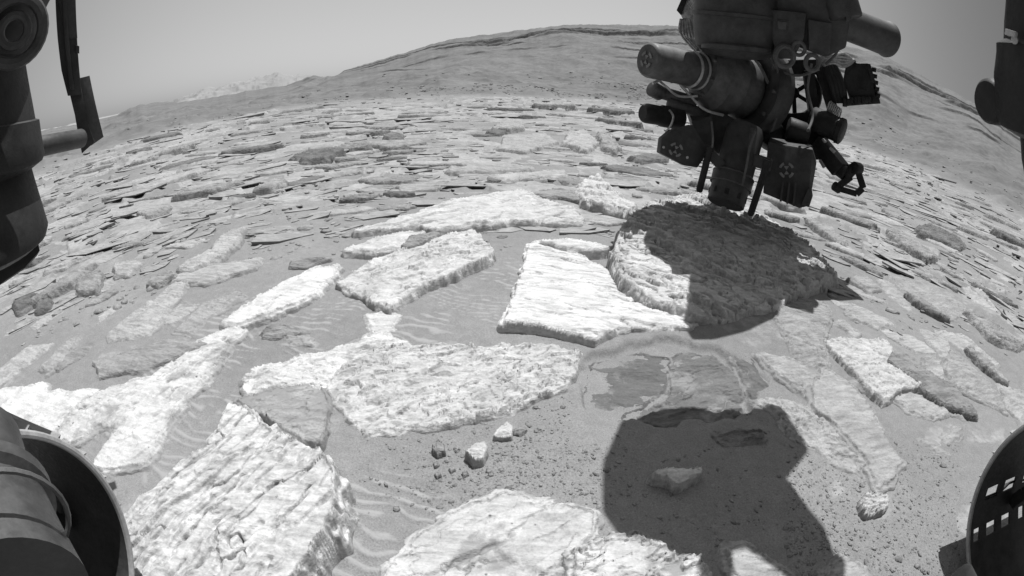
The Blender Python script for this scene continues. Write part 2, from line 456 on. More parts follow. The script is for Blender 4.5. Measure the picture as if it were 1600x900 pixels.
    # the side that looks back to the rover may be a steep broken face; elsewhere sand laps up to the slab
    if steep:
        G = sd.reshape(X.shape); gx, gy = np.gradient(G, h)
        fc = (gx * c[0] + gy * c[1]).ravel() / np.hypot(*c)
        side = side + (steep - side) * ss(-.35, .6, fc)
        side = np.maximum(side * np.exp(.75 * fbm(x * k * .45, y * k * .45, 3, seed + 45)), 1.6 * h)
    # broken, layered edge: a steep drop with two small ledges
    e = (sde + side) / side
    led = .42 * ss(-.05, .35, e) + .25 * ss(.35, .5, e + .3 * pn(x * k * .8, y * k * .8, seed + 40)) + .33 * ss(.7, 1, e + .2 * pn(x * k * .6, y * k * .6, seed + 41))
    z = bot + (top - bot) * led - .25 * (top - bot) * 0
    rounding = ss(side * 2.5 + .006, 0, sde) * min(.006, .25 * abs(zf) + .001)
    z = np.where(sde > 0, top - rounding, z)
    z = np.where(sde < -side, bot, z)
    keep = sde > -side - 1.6 * h
    mside = float(np.max(side)) if steep else side
    nx, ny = X.shape
    idx = np.arange(nx * ny).reshape(nx, ny)
    kk = keep.reshape(nx, ny)
    qm = kk[:-1, :-1] & kk[1:, :-1] & kk[1:, 1:] & kk[:-1, 1:]
    quads = np.stack([idx[:-1, :-1][qm], idx[1:, :-1][qm], idx[1:, 1:][qm], idx[:-1, 1:][qm]], -1)
    used = np.zeros(nx * ny, bool); used[quads.ravel()] = True
    remap = np.cumsum(used) - 1
    V = np.stack([x - c[0], y - c[1], z - (cf[2] - zf)], -1)[used]
    # attribute: sand tone painted into grooves as crease shade, dust by patches, always on the sheltered lower side
    dn = dust + .5 * fbm(x * 5, y * 5, 3, seed + 50)[...] * (1 if dust > .05 else .3) - (hgt - np.median(hgt)) * 38 + ss(.004, -.9 * mside, sde) * .9
    me = grid_mesh(name, V, remap[quads], True, {'dust': dn[used]})
    o = link(name, me, mat)
    o.location = (c[0], c[1], cf[2] - zf)
    return o

RM = lambda key, *a, **k: MAT.setdefault(key, rock_mat(key, *a, **k))
bright = RM('pale_bedrock', .515, .85, 0, 1, .25, .25)
pitted = RM('pitted_bedrock', .55, .8, .75, 1, .55, .25)
layered = RM('layered_bedrock', .54, .8, .5, 1, .75, .42)
dusty = RM('dusty_bedrock', .33, .95, .25, 1, -.5, .35)
sandy = RM('dust_covered_bedrock', .145, .9, .2, 1, .1, .2)
grey = RM('grey_bedrock', .29, .9, 0, .5, .1, .4)
dark = RM('dark_bedrock', .17, .7, 0, .5, .1, .4)

SL = []   # name, label, group, polygon, material, options
def add(name, label, poly, mat, group=None, **k):
    o = slab(name, poly, mat, **k)
    tag(o, label, 'rock', group)
    SL.append(np.array(poly, float))
    return o
add('layered_boulder', 'large pointed bright layered boulder at bottom left beside the left wheel',
    [(358, 624), (385, 640), (420, 680), (465, 705), (508, 733), (524, 760), (533, 800), (524, 845), (500, 885), (470, 930), (430, 985), (180, 985), (200, 900), (190, 800), (215, 765), (270, 722), (320, 692), (345, 655)],
    layered, zf=.045, zb=.03, tilt=(-.02, .07), amp=.018, lam=.085, strike=(1, -1.0), warp=.45, rough=.003, groove=.020, more=.22, edge=.006, dust=-.1, steep=.02, crack=.003, bottom=.03)
add('dusty_ledge', 'mottled dusty ledge with a dark broken face behind the tip of the layered boulder',
    [(372, 622), (420, 606), (505, 603), (515, 640), (500, 690), (472, 690), (440, 664), (400, 642)], dusty, zf=.03, zb=.008, tilt=(0, .01), amp=.006, lam=.06, strike=(1, -.5), rough=.003, edge=.012, dust=.42, steep=.012)
add('rough_slab', 'rough raised slab with a dark undercut near edge, left of centre',
    [(527, 440), (560, 420), (600, 400), (650, 382), (700, 369), (735, 364), (748, 370), (770, 396), (758, 406), (720, 425), (680, 440), (650, 455), (625, 470), (607, 484), (570, 465)],
    bright, zf=.03, zb=.04, tilt=(-.005, .02), groove=.014, amp=.018, lam=.10, strike=(1, -.35), warp=1.8, rough=.006, edge=.012, dust=-.15, steep=.012, bottom=.03)
add('smooth_slab', 'bright smooth wedge slab with broken front layers beside the shadowed rock',
    [(828, 381), (852, 378), (885, 388), (930, 408), (962, 426), (978, 455), (1010, 474), (1060, 488), (1092, 497), (1080, 504), (1020, 503), (965, 508), (930, 526), (880, 515), (840, 508), (790, 503), (802, 470), (816, 430)],
    bright, zf=.035, zb=.02, tilt=(.015, -.02), groove=.008, more=.1, amp=.010, lam=.10, strike=(1, .1), warp=.6, rough=.002, edge=.008, dust=-.25, steep=.012, bottom=.02)
add('drilled_rock', 'big rounded rock under the drill, half covered by the turret shadow',
    [(985, 335), (1010, 318), (1060, 308), (1125, 308), (1200, 342), (1252, 370), (1288, 402), (1310, 425), (1268, 440), (1216, 474), (1170, 488), (1118, 503), (1080, 500), (1050, 480), (1010, 465), (985, 445), (966, 415), (962, 380), (970, 350)],
    bright, zf=.012, zb=.17, groove=.03, more=.25, amp=.028, lam=.085, strike=(1, .25), warp=1.3, rough=.006, edge=.012, dust=-.1, dome=.015, steep=.015, bottom=.02)
add('long_rough_slab', 'long bright crumbly slab across the centre, its tapered end to the left',
    [(512, 605), (530, 580), (560, 556), (600, 541), (680, 540), (760, 543), (850, 540), (905, 546), (897, 580), (885, 600), (850, 615), (780, 640), (700, 658), (620, 668), (575, 672), (545, 650), (525, 625)],
    bright, zf=.018, zb=.02, groove=.012, amp=.015, lam=.065, strike=(1, -.3), warp=2.4, rough=.007, edge=.010, dust=-.05, steep=.012)
add('crumbly_slab', 'low bright dusty slab joining the left end of the long crumbly slab',
    [(378, 590), (400, 572), (460, 558), (530, 541), (592, 520), (640, 530), (600, 541), (560, 556), (530, 578), (500, 602), (440, 597), (395, 608)],
    bright, zf=.015, zb=.02, amp=.008, lam=.05, strike=(1, -.3), warp=1.8, rough=.004, edge=.02, dust=.28)
add('split_slab', 'bright smooth slab with long parallel cracks at the bottom centre',
    [(588, 925), (600, 898), (640, 850), (690, 810), (740, 785), (790, 768), (820, 776), (870, 785), (928, 800), (925, 828), (890, 858), (850, 892), (830, 960), (580, 960)],
    pitted, zf=.015, zb=.018, amp=.006, lam=.06, strike=(1, -.55), warp=.8, rough=.0022, edge=.007, dust=.12, crack=.009)
add('broken_slab', 'crumbled bright slab at the bottom edge, partly inside the arm shadow',
    [(897, 857), (960, 840), (1000, 830), (1012, 838), (1040, 862), (1060, 880), (1085, 868), (1100, 885), (1090, 950), (900, 950)],
    bright, zf=.03, zb=.03, amp=.014, lam=.05, strike=(1, -.5), warp=1.4, rough=.005, edge=.012, dust=.15)
add('slab_fragment', 'pale pointed fragment in a lit gap of the arm shadow at the bottom',
    [(1135, 858), (1165, 850), (1200, 868), (1240, 900), (1230, 950), (1180, 950)], dusty, zf=.012, zb=.012, amp=.004, lam=.05, edge=.008, dust=.0)
add('slab_fragment', 'pale pointed fragment at the right edge of the arm shadow, bottom of the view',
    [(1297, 893), (1320, 868), (1350, 885), (1365, 940), (1290, 940)], dusty, zf=.012, zb=.012, amp=.004, lam=.05, edge=.008, dust=.05)
# right of the shadowed rock
add('bedrock_slab', 'bright pitted slab just below the right tip of the shadowed rock',
    [(1213, 468), (1240, 464), (1292, 470), (1298, 490), (1285, 515), (1290, 568), (1270, 566), (1250, 556), (1232, 525), (1213, 492)],
    dusty, zf=.018, zb=.02, amp=.007, lam=.06, strike=(1, .4), warp=1.5, rough=.004, edge=.014, dust=.0)
add('rough_block', 'squarish rough block with a dark ragged near edge, right side',
    [(1290, 531), (1385, 528), (1402, 560), (1438, 598), (1410, 604), (1383, 624), (1352, 592)],
    bright, zf=.03, zb=.03, amp=.011, lam=.05, strike=(1, .3), warp=2, rough=.005, edge=.010, dust=-.1, steep=.01)
add('long_slab', 'long smooth pale slab running down to the right past the arm shadow',
    [(1291, 575), (1327, 595), (1362, 638), (1398, 704), (1410, 718), (1391, 749), (1373, 758), (1360, 720), (1327, 678), (1300, 652), (1269, 629), (1273, 593)],
    dusty, zf=.02, zb=.02, amp=.003, lam=.09, strike=(1, 1), rough=.002, edge=.010, dust=.2)
add('crumbly_strip', 'ragged pale strip of rock along the right border of the arm shadow',
    [(1189, 626), (1211, 620), (1240, 628), (1273, 640), (1304, 662), (1351, 709), (1350, 740), (1304, 722), (1278, 697), (1238, 675), (1213, 650)],
    dusty, zf=.008, zb=.012, amp=.010, lam=.05, strike=(1, .8), warp=2, rough=.005, edge=.022, dust=.1)
add('thin_slab', 'thin pale sliver of rock beside the dusty hollow',
    [(1187, 549), (1229, 557), (1278, 574), (1270, 598), (1255, 611), (1211, 577)], dusty, zf=.015, zb=.02, amp=.006, lam=.05, strike=(1, .6), edge=.012, dust=.2)
add('dust_covered_slab', 'dark dust covered flat slab in the hollow above the arm shadow',
    [(893, 690), (898, 640), (925, 575), (960, 556), (1000, 552), (1040, 560), (1035, 600), (1000, 640), (960, 660), (940, 690)], sandy, zf=-.018, zb=-.016, amp=.004, lam=.12, strike=(1, .1), rough=.003, edge=.02, dust=.2)
add('dust_covered_slab', 'mottled dusty slab crossing from the hollow into the arm shadow',
    [(1060, 552), (1110, 556), (1140, 575), (1160, 610), (1150, 660), (1080, 700), (1010, 730), (985, 700), (1010, 655), (1050, 610)], sandy, zf=-.004, zb=-.016, amp=.007, lam=.09, strike=(1, -.3), rough=.005, edge=.02, dust=.1)
add('dust_covered_slab', 'narrow dusty slab running down the right side of the hollow',
    [(1143, 545), (1170, 560), (1195, 600), (1225, 640), (1190, 640), (1172, 612), (1155, 580)], sandy, zf=-.008, zb=.0, amp=.005, lam=.07, strike=(1, .8), rough=.003, edge=.012, dust=.1)
add('loose_stone', 'small bright star shaped stone alone on the sand at lower right',
    [(1351, 775), (1365, 765), (1376, 770), (1391, 772), (1388, 785), (1376, 797), (1356, 792)], bright, zf=.03, zb=.03, amp=.01, lam=.02, rough=.003, edge=.008, dust=-.2, side=.01, cell=.0018)
right = [
    ([(1441, 514), (1479, 527), (1484, 552), (1470, 556), (1453, 535)], 'small pale wedge left of the two long slabs near the right edge', dusty, .02),
    ([(1466, 516), (1508, 523), (1540, 550), (1559, 567), (1550, 573), (1525, 563), (1496, 540)], 'smooth tapering slab above a longer dotted slab near the right edge', dusty, .03),
    ([(1487, 546), (1521, 573), (1563, 616), (1571, 640), (1538, 622), (1496, 603), (1481, 578)], 'long dotted slab pointing down towards the right edge', dusty, .03),
    ([(1449, 556), (1470, 562), (1479, 616), (1453, 611), (1445, 580)], 'upright narrow slab just right of the squarish rough block', dusty, .02),
    ([(1392, 427), (1436, 443), (1504, 470), (1512, 478), (1491, 497), (1466, 493), (1436, 470), (1411, 451)], 'streaked slab crossed by thin grooves in the right field', dusty, .03),
    ([(1373, 434), (1398, 443), (1430, 476), (1420, 486), (1390, 462)], 'slim slab left of the grooved one in the right field', dusty, .02),
    ([(1306, 468), (1344, 480), (1382, 496), (1395, 506), (1369, 508), (1335, 495)], 'narrow pale slab between the rounded rock and the right field', dusty, .02),
    ([(1506, 447), (1534, 451), (1559, 485), (1550, 495), (1521, 470)], 'short mottled slab above a dark edged slab at far right', dusty, .04),
    ([(1400, 620), (1420, 611), (1445, 618), (1472, 620), (1480, 643), (1457, 650), (1420, 638)], 'ragged pale slab right below the squarish rough block', dusty, .012),
    ([(1478, 625), (1493, 628), (1505, 650), (1490, 643)], 'tiny triangular slab right of the ragged pale slab', dusty, .012),
    ([(1475, 682), (1490, 668), (1503, 667), (1503, 676), (1482, 690)], 'small square slab alone above the right wheel', dusty, .012),
    ([(1440, 687), (1457, 688), (1488, 712), (1463, 704)], 'small notched slab left of the little square one above the right wheel', dusty, .010),
    ([(1560, 600), (1600, 612), (1640, 660), (1600, 665), (1580, 640)], 'pale slab cut by the right edge of the view above the wheel', dusty, .02),
    ([(1230, 505), (1245, 500), (1262, 520), (1250, 524)], 'little pale flake left of the squarish rough block', dusty, .012),
    ([(1303, 503), (1318, 500), (1345, 520), (1335, 524), (1322, 512)], 'forked little flake above the squarish rough block', dusty, .015),
]
for poly, lab, m, h in right:
    add('bedrock_slab', lab, poly, m, zf=h * .5, zb=h * .6, steep=.015 if m is grey else 0, amp=.006, lam=.07, strike=(1, .6), warp=1.4, rough=.003, edge=.010, dust=.1)
add('dark_ledge', 'dark raised ledge with ribbed side alone on the right slope',
    [(1434, 352), (1453, 349), (1496, 368), (1508, 381), (1500, 388), (1470, 374), (1438, 362)], dark, zf=.04, zb=.06, amp=.02, steep=.02, lam=.12, strike=(1, .45), edge=.02)
add('tilted_ledge', 'long tilted slab with a dark underside left of the ribbed dark ledge',
    [(1394, 352), (1428, 371), (1463, 398), (1450, 400), (1420, 384), (1388, 360)], grey, zf=.05, zb=.06, steep=.02, amp=.015, lam=.12, strike=(1, .5), edge=.02)
add('tilted_ledge', 'dark edged slab reaching the right edge of the view',
    [(1513, 483), (1550, 502), (1605, 533), (1590, 540), (1550, 524)], grey, zf=.04, zb=.05, steep=.02, amp=.015, lam=.1, strike=(1, .5), edge=.015)
add('tilted_ledge', 'thin dark ledge crossing the sand right of the drill turret prongs',
    [(1258, 338), (1285, 343), (1320, 372), (1322, 382), (1290, 362)], grey, zf=.04, zb=.05, steep=.02, amp=.01, lam=.1, strike=(1, .7), edge=.015)
# left side
add('pale_slab', 'broad flat pale slab at the left edge above the left wheel',
    [(-20, 612), (0, 608), (66, 598), (74, 610), (143, 609), (107, 640), (82, 672), (40, 690), (-20, 680)], pitted, zf=.012, zb=.012, amp=.003, lam=.08, strike=(1, -.6), rough=.002, edge=.012, dust=.15)
add('long_slab', 'long pale slab with pits rising from the left wheel towards the centre',
    [(123, 629), (169, 604), (235, 586), (286, 550), (332, 522), (368, 506), (379, 515), (358, 532), (327, 578), (286, 624), (256, 667), (225, 718), (204, 725), (148, 728), (158, 706), (179, 665), (150, 660), (118, 687), (87, 682), (107, 645)],
    pitted, zf=.016, zb=.018, amp=.008, lam=.07, strike=(1, -.7), warp=1, rough=.003, edge=.010, dust=.2)
left = [
    ([(66, 568), (96, 540), (120, 522), (124, 524), (92, 563), (72, 579)], 'thin pointed slab standing out of the left sand', dusty, .03, -.8),
    ([(-10, 580), (0, 573), (46, 540), (77, 537), (31, 575), (-10, 602)], 'long narrow slab at the left edge above the broad pale one', dusty, .02, -.8),
    ([(169, 519), (204, 491), (256, 455), (291, 425), (302, 425), (262, 481), (235, 517), (174, 530)], 'striped triangular slab left of the bright tapering slab', dusty, .035, -.8),
    ([(276, 517), (317, 474), (368, 455), (380, 462), (327, 493), (296, 518)], 'dusty low slab touching the bright tapering slab from the left', dusty, .02, -.7),
    ([(573, 490), (600, 487), (619, 492), (612, 515), (583, 518)], 'small bright block on sand below the rough raised slab', bright, .03, 0),
    ([(409, 515), (429, 506), (462, 510), (470, 516), (440, 519), (412, 520)], 'small dark edged flake below the bright tapering slab', grey, .035, 0),
    ([(450, 524), (490, 526), (485, 538), (460, 536)], 'little pale flake right of the dark edged flake', dusty, .012, 0),
    ([(330, 385), (352, 362), (380, 352), (368, 375), (345, 398), (300, 418), (280, 414)], 'dark fronted curved slab in the left field', dusty, .08, -.8),
    ([(180, 412), (205, 405), (218, 408), (200, 424), (182, 425)], 'small bright slab in the left field below the dark post', dusty, .05, -.5),
    ([(120, 440), (150, 418), (160, 425), (148, 450), (122, 452)], 'rounded knobbly rock in the left field near the left edge', grey, .06, -.6),
    ([(240, 430), (265, 420), (270, 428), (245, 440), (228, 440)], 'small dark crusty rock above the striped triangular slab', grey, .07, -.4),
]
for poly, lab, m, h, sy in left:
    add('bedrock_slab', lab, poly, m, zf=h * .5, zb=h * .6, steep=.015 if m is grey else 0, amp=.006, lam=.07, strike=(1, sy), warp=1.4, rough=.003, edge=.010, dust=.05)
add('tapering_slab', 'bright smooth tapering slab left of the rough raised slab',
    [(350, 499), (400, 465), (450, 435), (500, 415), (530, 411), (516, 430), (490, 455), (472, 465), (420, 486), (380, 498)],
    bright, zf=.03, zb=.035, amp=.008, lam=.09, strike=(1, -.55), warp=.7, rough=.003, edge=.012, dust=-.1)
add('narrow_slab', 'narrow bright slab running up left behind the rough raised slab',
    [(540, 388), (590, 370), (640, 358), (662, 360), (640, 372), (625, 383), (590, 387)], bright, zf=.04, zb=.05, amp=.008, lam=.1, strike=(1, -.3), edge=.014, dust=0)
add('dark_block', 'short dark faced block behind the rough raised slab',
    [(627, 381), (642, 369), (680, 358), (687, 362), (670, 374), (640, 384)], grey, zf=.06, zb=.07, steep=.012, amp=.01, lam=.1, strike=(1, -.3), edge=.008)
add('broad_slab', 'broad bright slab with streaked top behind the rough slabs',
    [(555, 358), (620, 340), (700, 314), (760, 303), (810, 296), (832, 304), (905, 328), (906, 346), (870, 345), (800, 342), (730, 348), (690, 353), (640, 350)],
    bright, zf=.04, zb=.05, amp=.014, lam=.16, strike=(1, -.2), warp=.8, rough=.006, edge=.02, dust=.1)
add('shelf_ledge', 'thin overhanging shelf with a black shadow line beside the smooth wedge slab',
    [(848, 375), (890, 372), (938, 377), (956, 386), (910, 386), (870, 381)], bright, zf=.05, zb=.05, steep=.012, amp=.006, lam=.08, edge=.01, dust=-.1)
add('shelf_ledge', 'dark fronted shelf behind the streaked broad slab',
    [(826, 300), (870, 294), (908, 297), (903, 306), (850, 306)], grey, zf=.05, zb=.05, steep=.012, amp=.01, lam=.1, edge=.015)
add('crest_slab', 'curved crumbling slab rising behind the round shadowed rock',
    [(903, 296), (915, 278), (935, 274), (952, 290), (992, 320), (986, 328), (940, 316), (913, 310)], bright, zf=.07, zb=.08, steep=.02, amp=.03, lam=.12, strike=(1, .5), warp=1.5, rough=.01, edge=.02, dust=-.1)
add('dark_boulder', 'long dark boulder lying in the upper left field',
    [(452, 247), (480, 234), (525, 228), (535, 232), (515, 242), (480, 250)], dark, zf=.05, zb=.10, amp=.03, lam=.3, strike=(1, -.3), rough=.01, steep=.05, edge=.04)
add('dark_boulder', 'flat dark ledge right of the long dark boulder',
    [(527, 229), (545, 223), (578, 222), (580, 228), (550, 230)], grey, zf=.06, zb=.07, amp=.02, steep=.05, lam=.3, rough=.02, edge=.05)
mids = [
    ([(770, 197), (785, 190), (815, 190), (818, 197), (795, 200)], 'round topped bright rock in the upper centre field', dusty, .16),
    ([(882, 222), (888, 205), (915, 203), (935, 222), (915, 232)], 'ring shaped pale rock in the upper centre field', dusty, .13),
    ([(935, 205), (950, 208), (967, 225), (960, 234), (945, 228)], 'crusty pale rock right of the ring shaped rock', grey, .15),
    ([(790, 212), (850, 207), (870, 220), (820, 235), (780, 230)], 'flat bright slab left of the ring shaped rock', dusty, .08),
    ([(765, 275), (810, 268), (880, 265), (882, 272), (800, 281)], 'long straight ledge with dark edge in the centre field', dusty, .08),
    ([(700, 262), (760, 259), (830, 257), (830, 262), (760, 266), (705, 266)], 'long thin ledge behind the straight one in the centre field', dusty, .07),
    ([(600, 212), (612, 205), (632, 210), (622, 216)], 'small dark tilted rock in the upper centre field', dark, .12),
    ([(560, 222), (600, 219), (655, 217), (665, 222), (610, 228)], 'long low ledge behind the dark boulder', grey, .09),
    ([(985, 243), (1010, 239), (1045, 240), (1040, 247), (1000, 248)], 'dark ledge at the tip of the marked plate', dark, .10),
    ([(760, 205), (775, 200), (790, 204), (780, 208)], 'small dark stone left of the bright flat slab', dark, .10),
    ([(400, 290), (430, 278), (445, 280), (425, 292)], 'small dark topped rock in the left middle field', grey, .09),
    ([(215, 330), (250, 318), (262, 320), (235, 334)], 'flat dark edged slab in the left middle field', grey, .08),
    ([(60, 470), (75, 462), (72, 475), (58, 480)], 'small dark rock near the left edge below the dark arm', dark, .05),
    ([(20, 470), (55, 455), (60, 460), (30, 478)], 'dark crumbled rock beside the left edge', dark, .06),
    ([(455, 405), (500, 396), (512, 400), (480, 410), (450, 412)], 'low crumbly dark fronted slab above the bright tapering slab', grey, .05),
    ([(1330, 430), (1350, 428), (1372, 446), (1355, 448)], 'small mottled slab near the right tip of the shadowed rock', dusty, .05),
]
for poly, lab, m, h in mids:
    add('field_rock', lab, poly, m, zf=h * .55, zb=h * .65, steep=.03, amp=h * .12, lam=.16, strike=(1, 0), warp=1.4, rough=h * .05, edge=.025, dust=-.05)
add('flat_stone', 'flat jagged stone lying inside the arm shadow',
    [(1018, 737), (1050, 728), (1098, 727), (1096, 735), (1085, 742), (1062, 751), (1045, 745)], bright, zf=.035, zb=.035, amp=.004, lam=.02, edge=.006, dust=-.3, side=.005)
add('flat_stone', 'low ragged dark stone lying near the top of the arm shadow',
    [(1128, 676), (1150, 671), (1190, 672), (1188, 683), (1155, 683), (1135, 682)], grey, zf=.02, zb=.02, amp=.004, lam=.03, edge=.008, dust=.1)
stones = [
    ([(676, 692), (684, 685), (692, 690), (693, 700), (683, 704), (676, 699)], 'small round grey stone left of the white nodule', grey, .022),
    ([(727, 702), (740, 690), (757, 687), (763, 698), (755, 712), (742, 714)], 'knobbly white nodule on the gravel in the centre', bright, .028),
    ([(780, 664), (792, 657), (802, 662), (799, 678), (786, 680), (772, 677)], 'smooth white pebble left of its flat neighbour', bright, .018),
    ([(801, 667), (815, 663), (828, 670), (815, 680), (800, 677)], 'flat white pebble right of the smooth white pebble', bright, .010),
    ([(707, 697), (716, 692), (720, 698), (712, 704)], 'small grey stone between the round stone and the nodule', grey, .014),
    ([(676, 722), (684, 718), (686, 724), (679, 728)], 'small dark pebble below the round grey stone', dark, .012),
    ([(700, 730), (708, 725), (712, 731), (704, 736)], 'small dark pebble below the white nodule', dark, .012),
    ([(678, 738), (686, 734), (690, 740), (682, 744)], 'lowest dark pebble of the cluster on the gravel', dark, .012),
    ([(720, 737), (730, 733), (733, 739), (724, 743)], 'small dark pebble right of the lowest one on the gravel', dark, .011),
]
for poly, lab, m, h in stones:
    if h < .015:
        cpt = (sum(p[0] for p in poly) / len(poly), sum(p[1] for p in poly) / len(poly)); poly = [(cpt[0] + (p[0] - cpt[0]) * .75, cpt[1] + (p[1] - cpt[1]) * .8) for p in poly]; h *= .6; m = grey
    add('loose_stone', lab, poly, m, zf=h, zb=h, amp=.003, lam=.015, rough=.0015, edge=.0025, dust=-.3, side=.004, cell=.0013)

# ------------------------------------------------------------------ more individual rocks of the field
rng = random.Random(21)
SLW = SL
def inside_px(px, py):
    for p in SLW:
        if px < p[:, 0].min() - 6 or px > p[:, 0].max() + 6 or py < p[:, 1].min() - 4 or py > p[:, 1].max() + 4: continue
        if poly_sd(np.array([px]), np.array([py]), [tuple(q) for q in p])[0] > -5: return True
    return False
placed = []
def field_rock(px, py, m, L, asp, h, ang, ntilt):
    g = gnd(px, py)
    n = rng.choice((4, 5, 5, 6, 6, 7))
    pts = []
    a0 = rng.uniform(0, 6.28)
    for i in range(n):
        a = a0 + 2 * math.pi * (i + rng.uniform(-.28, .28)) / n
        rr_ = rng.uniform(.75, 1.15)
        u, v = math.cos(a) * L / 2 * rr_, math.sin(a) * L / 2 * asp * rr_
        pts.append((g[0] + u * math.cos(ang) - v * math.sin(ang), g[1] + u * math.sin(ang) + v * math.cos(ang)))
    bz = float(ground_h(np.array([g[0]]), np.array([g[1]]))[0][0])
    ysz = max(p[1] for p in pts) - min(p[1] for p in pts)
    return slab('field_rock', pts, m, zf=h, zb=h + ntilt * ysz, amp=h * .22, lam=max(.05, L * .2), strike=(math.cos(ang), math.sin(ang)),
                warp=1.5, rough=h * .07, edge=L * .035, dust=rng.uniform(-.3, .2), side=L * .06, steep=L * rng.uniform(.015, .05), world=True, base=bz, bottom=.02,
                cell=max(.005, math.hypot(g[0], g[1]) / 560))
count = 0
tries = 0
fieldo = []
while count < 240 and tries < 6000:
    tries += 1
    px = rng.uniform(5, 1595); py = rng.uniform(165, 640)
    g = gnd(px, py)
    d = math.hypot(g[0], g[1])
    if g[2] > .1 or d > 17 or d < 1.2: continue
    if d < 2.6 and not (px < 330 or px > 1330): continue
    if d < 2.2 and rng.random() < .6: continue
    azd = math.degrees(math.atan2(g[0], g[1]))
    if abs(azd) > 63 or d > np.interp(azd, rb_a, rb_r) * .97 or (g[1] < .7): continue
    if 980 < px < 1290 and py < 300 and rng.random() < .7: continue
    if inside_px(px, py): continue
    L = rng.uniform(.2, .6) * (.55 + d * .17)
    if any((g[0] - q[0]) ** 2 + ((g[1] - q[1]) * 1.3) ** 2 < (.42 * (L + q[2])) ** 2 for q in placed): continue
    placed.append((g[0], g[1], L))
    k = rng.random()
    m, mn = (dusty, 'pale') if k < .52 else ((grey, 'grey') if k < .84 else (dark, 'dark'))
    if d < 3 and mn == 'dark': m, mn = grey, 'grey'
    h = rng.uniform(.006, .028) * (.6 + d * .12) * (1.5 if mn != 'pale' else .8)
    o = field_rock(px, py, m, L, rng.uniform(.22, .5), h, R(rng.gauss(3, 15)) - R(azd) * 1.12, rng.uniform(-.1, .06))
    fieldo.append((o, px, py, mn, L, h))
    side_ = 'far left' if azd < -35 else 'left' if azd < -12 else 'centre' if azd < 14 else 'right' if azd < 38 else 'far right'
    dist_ = 'near' if d < 4 else 'middle' if d < 8 else 'distant'
    pass
    count += 1

LM = [((1130, 400), 'the drilled rock'), ((650, 425), 'the rough raised slab'), ((430, 460), 'the tapering slab'), ((500, 240), 'the long dark boulder'),
      ((905, 214), 'the ring shaped rock'), ((795, 195), 'the round topped rock'), ((820, 274), 'the long straight ledge'), ((730, 330), 'the streaked broad slab'),
      ((340, 390), 'the curved dark slab'), ((235, 480), 'the striped slab'), ((140, 438), 'the rounded knobbly rock'), ((50, 320), 'the dark shoulder housing'),
      ((140, 220), 'the dark post'), ((1470, 368), 'the ribbed dark ledge'), ((1425, 375), 'the tilted dark edged slab'), ((1445, 460), 'the grooved slab'), ((1365, 575), 'the squarish rough block'),
      ((1530, 600), 'the long dotted slab'), ((1540, 160), 'the round knob'), ((1330, 285), 'the brush claw'), ((1345, 130), 'the connector box'), ((1056, 234), 'the marked plate'),
      ((1232, 275), 'the marked sample box'), ((90, 560), 'the thin pointed slab'), ((948, 300), 'the curved crumbling slab'), ((610, 210), 'the small tilted dark rock'),
      ((425, 285), 'the dark topped rock'), ((240, 326), 'the flat dark edged slab'), ((1015, 90), 'the imager tube'), ((30, 640), 'the broad pale slab'), ((1555, 510), 'the right edge ledge')]
seen = {}
for o, px, py, mn, L, h in sorted(fieldo, key=lambda q: q[2], reverse=True):
    lk = sorted(LM, key=lambda q: math.hypot((px - q[0][0]), (py - q[0][1]) * 2.2))
    dn_ = math.hypot(*(gnd(px, py)[:2]))
    szw = 'long' if L > .75 * (.55 + dn_ * .17) * .55 else ('short' if L < .33 * (.55 + dn_ * .17) else 'narrow')
    cand = []
    for (lx, ly), ln in lk[:6]:
        dx, dy = px - lx, (py - ly) * 2.2
        far_ = math.hypot(dx, dy)
        rel = ('beyond' if dy < 0 else 'nearer than') if abs(dy) > abs(dx) else ('left of' if dx < 0 else 'right of')
        how = 'just' if far_ < 70 else ('a way' if far_ < 160 else 'far')
        diag = '' if min(abs(dx), abs(dy)) < .4 * max(abs(dx), abs(dy)) else (' to the left' if dx < 0 else ' to the right') if abs(dy) > abs(dx) else (' and behind' if dy < 0 else ' and nearer')
        cand.append('%s %s flat rock %s %s %s%s' % (szw, mn, how, rel, ln, diag))
    pick = next((c for c in cand if c not in seen), cand[0])
    if pick in seen: pick = next((c + ', half sunk' for c in cand if c + ', half sunk' not in seen), pick)
    seen[pick] = 1
    tag(o, pick, 'rock', 'flat rocks scattered over the field')

# ------------------------------------------------------------------ stuff: gravel and far rubble
def rubble(name, label, spots, mat, flat=.55):
    """many little angular stones in one mesh; spots: (x, y, z, size)"""
    base = bmesh.new(); bmesh.ops.create_icosphere(base, subdivisions=1, radius=1)
    bv = np.array([v.co[:] for v in base.verts]); bf = np.array([[v.index for v in f.verts] for f in base.faces]); base.free()
    rs = np.random.RandomState(5)
    V = []; Fc = []
    for i, (x, y, z, s) in enumerate(spots):
        q = bv * (1 + rs.uniform(-.28, .28, (len(bv), 1)))
        a = rs.uniform(0, 6.28); c, s_ = math.cos(a), math.sin(a)
        sx, sy = rs.uniform(.7, 1.5), rs.uniform(.6, 1.1)
        X = q[:, 0] * sx; Y = q[:, 1] * sy
        V.append(np.stack([x + s * (c * X - s_ * Y), y + s * (s_ * X + c * Y), z + s * flat * q[:, 2]], -1)); Fc.append(bf + i * len(bv))
    V = np.concatenate(V); Fc = np.concatenate(Fc)
    me = bpy.data.meshes.new(name)
    me.vertices.add(len(V)); me.vertices.foreach_set('co', V.astype(np.float32).ravel())
    me.loops.add(len(Fc) * 3); me.loops.foreach_set('vertex_index', Fc.astype(np.int32).ravel())
    me.polygons.add(len(Fc)); me.polygons.foreach_set('loop_start', np.arange(0, len(Fc) * 3, 3, dtype=np.int32))
    me.update(calc_edges=True)
    o = link(name, me, mat); tag(o, label, 'gravel' if 'gravel' in name else 'rubble', kind='stuff')
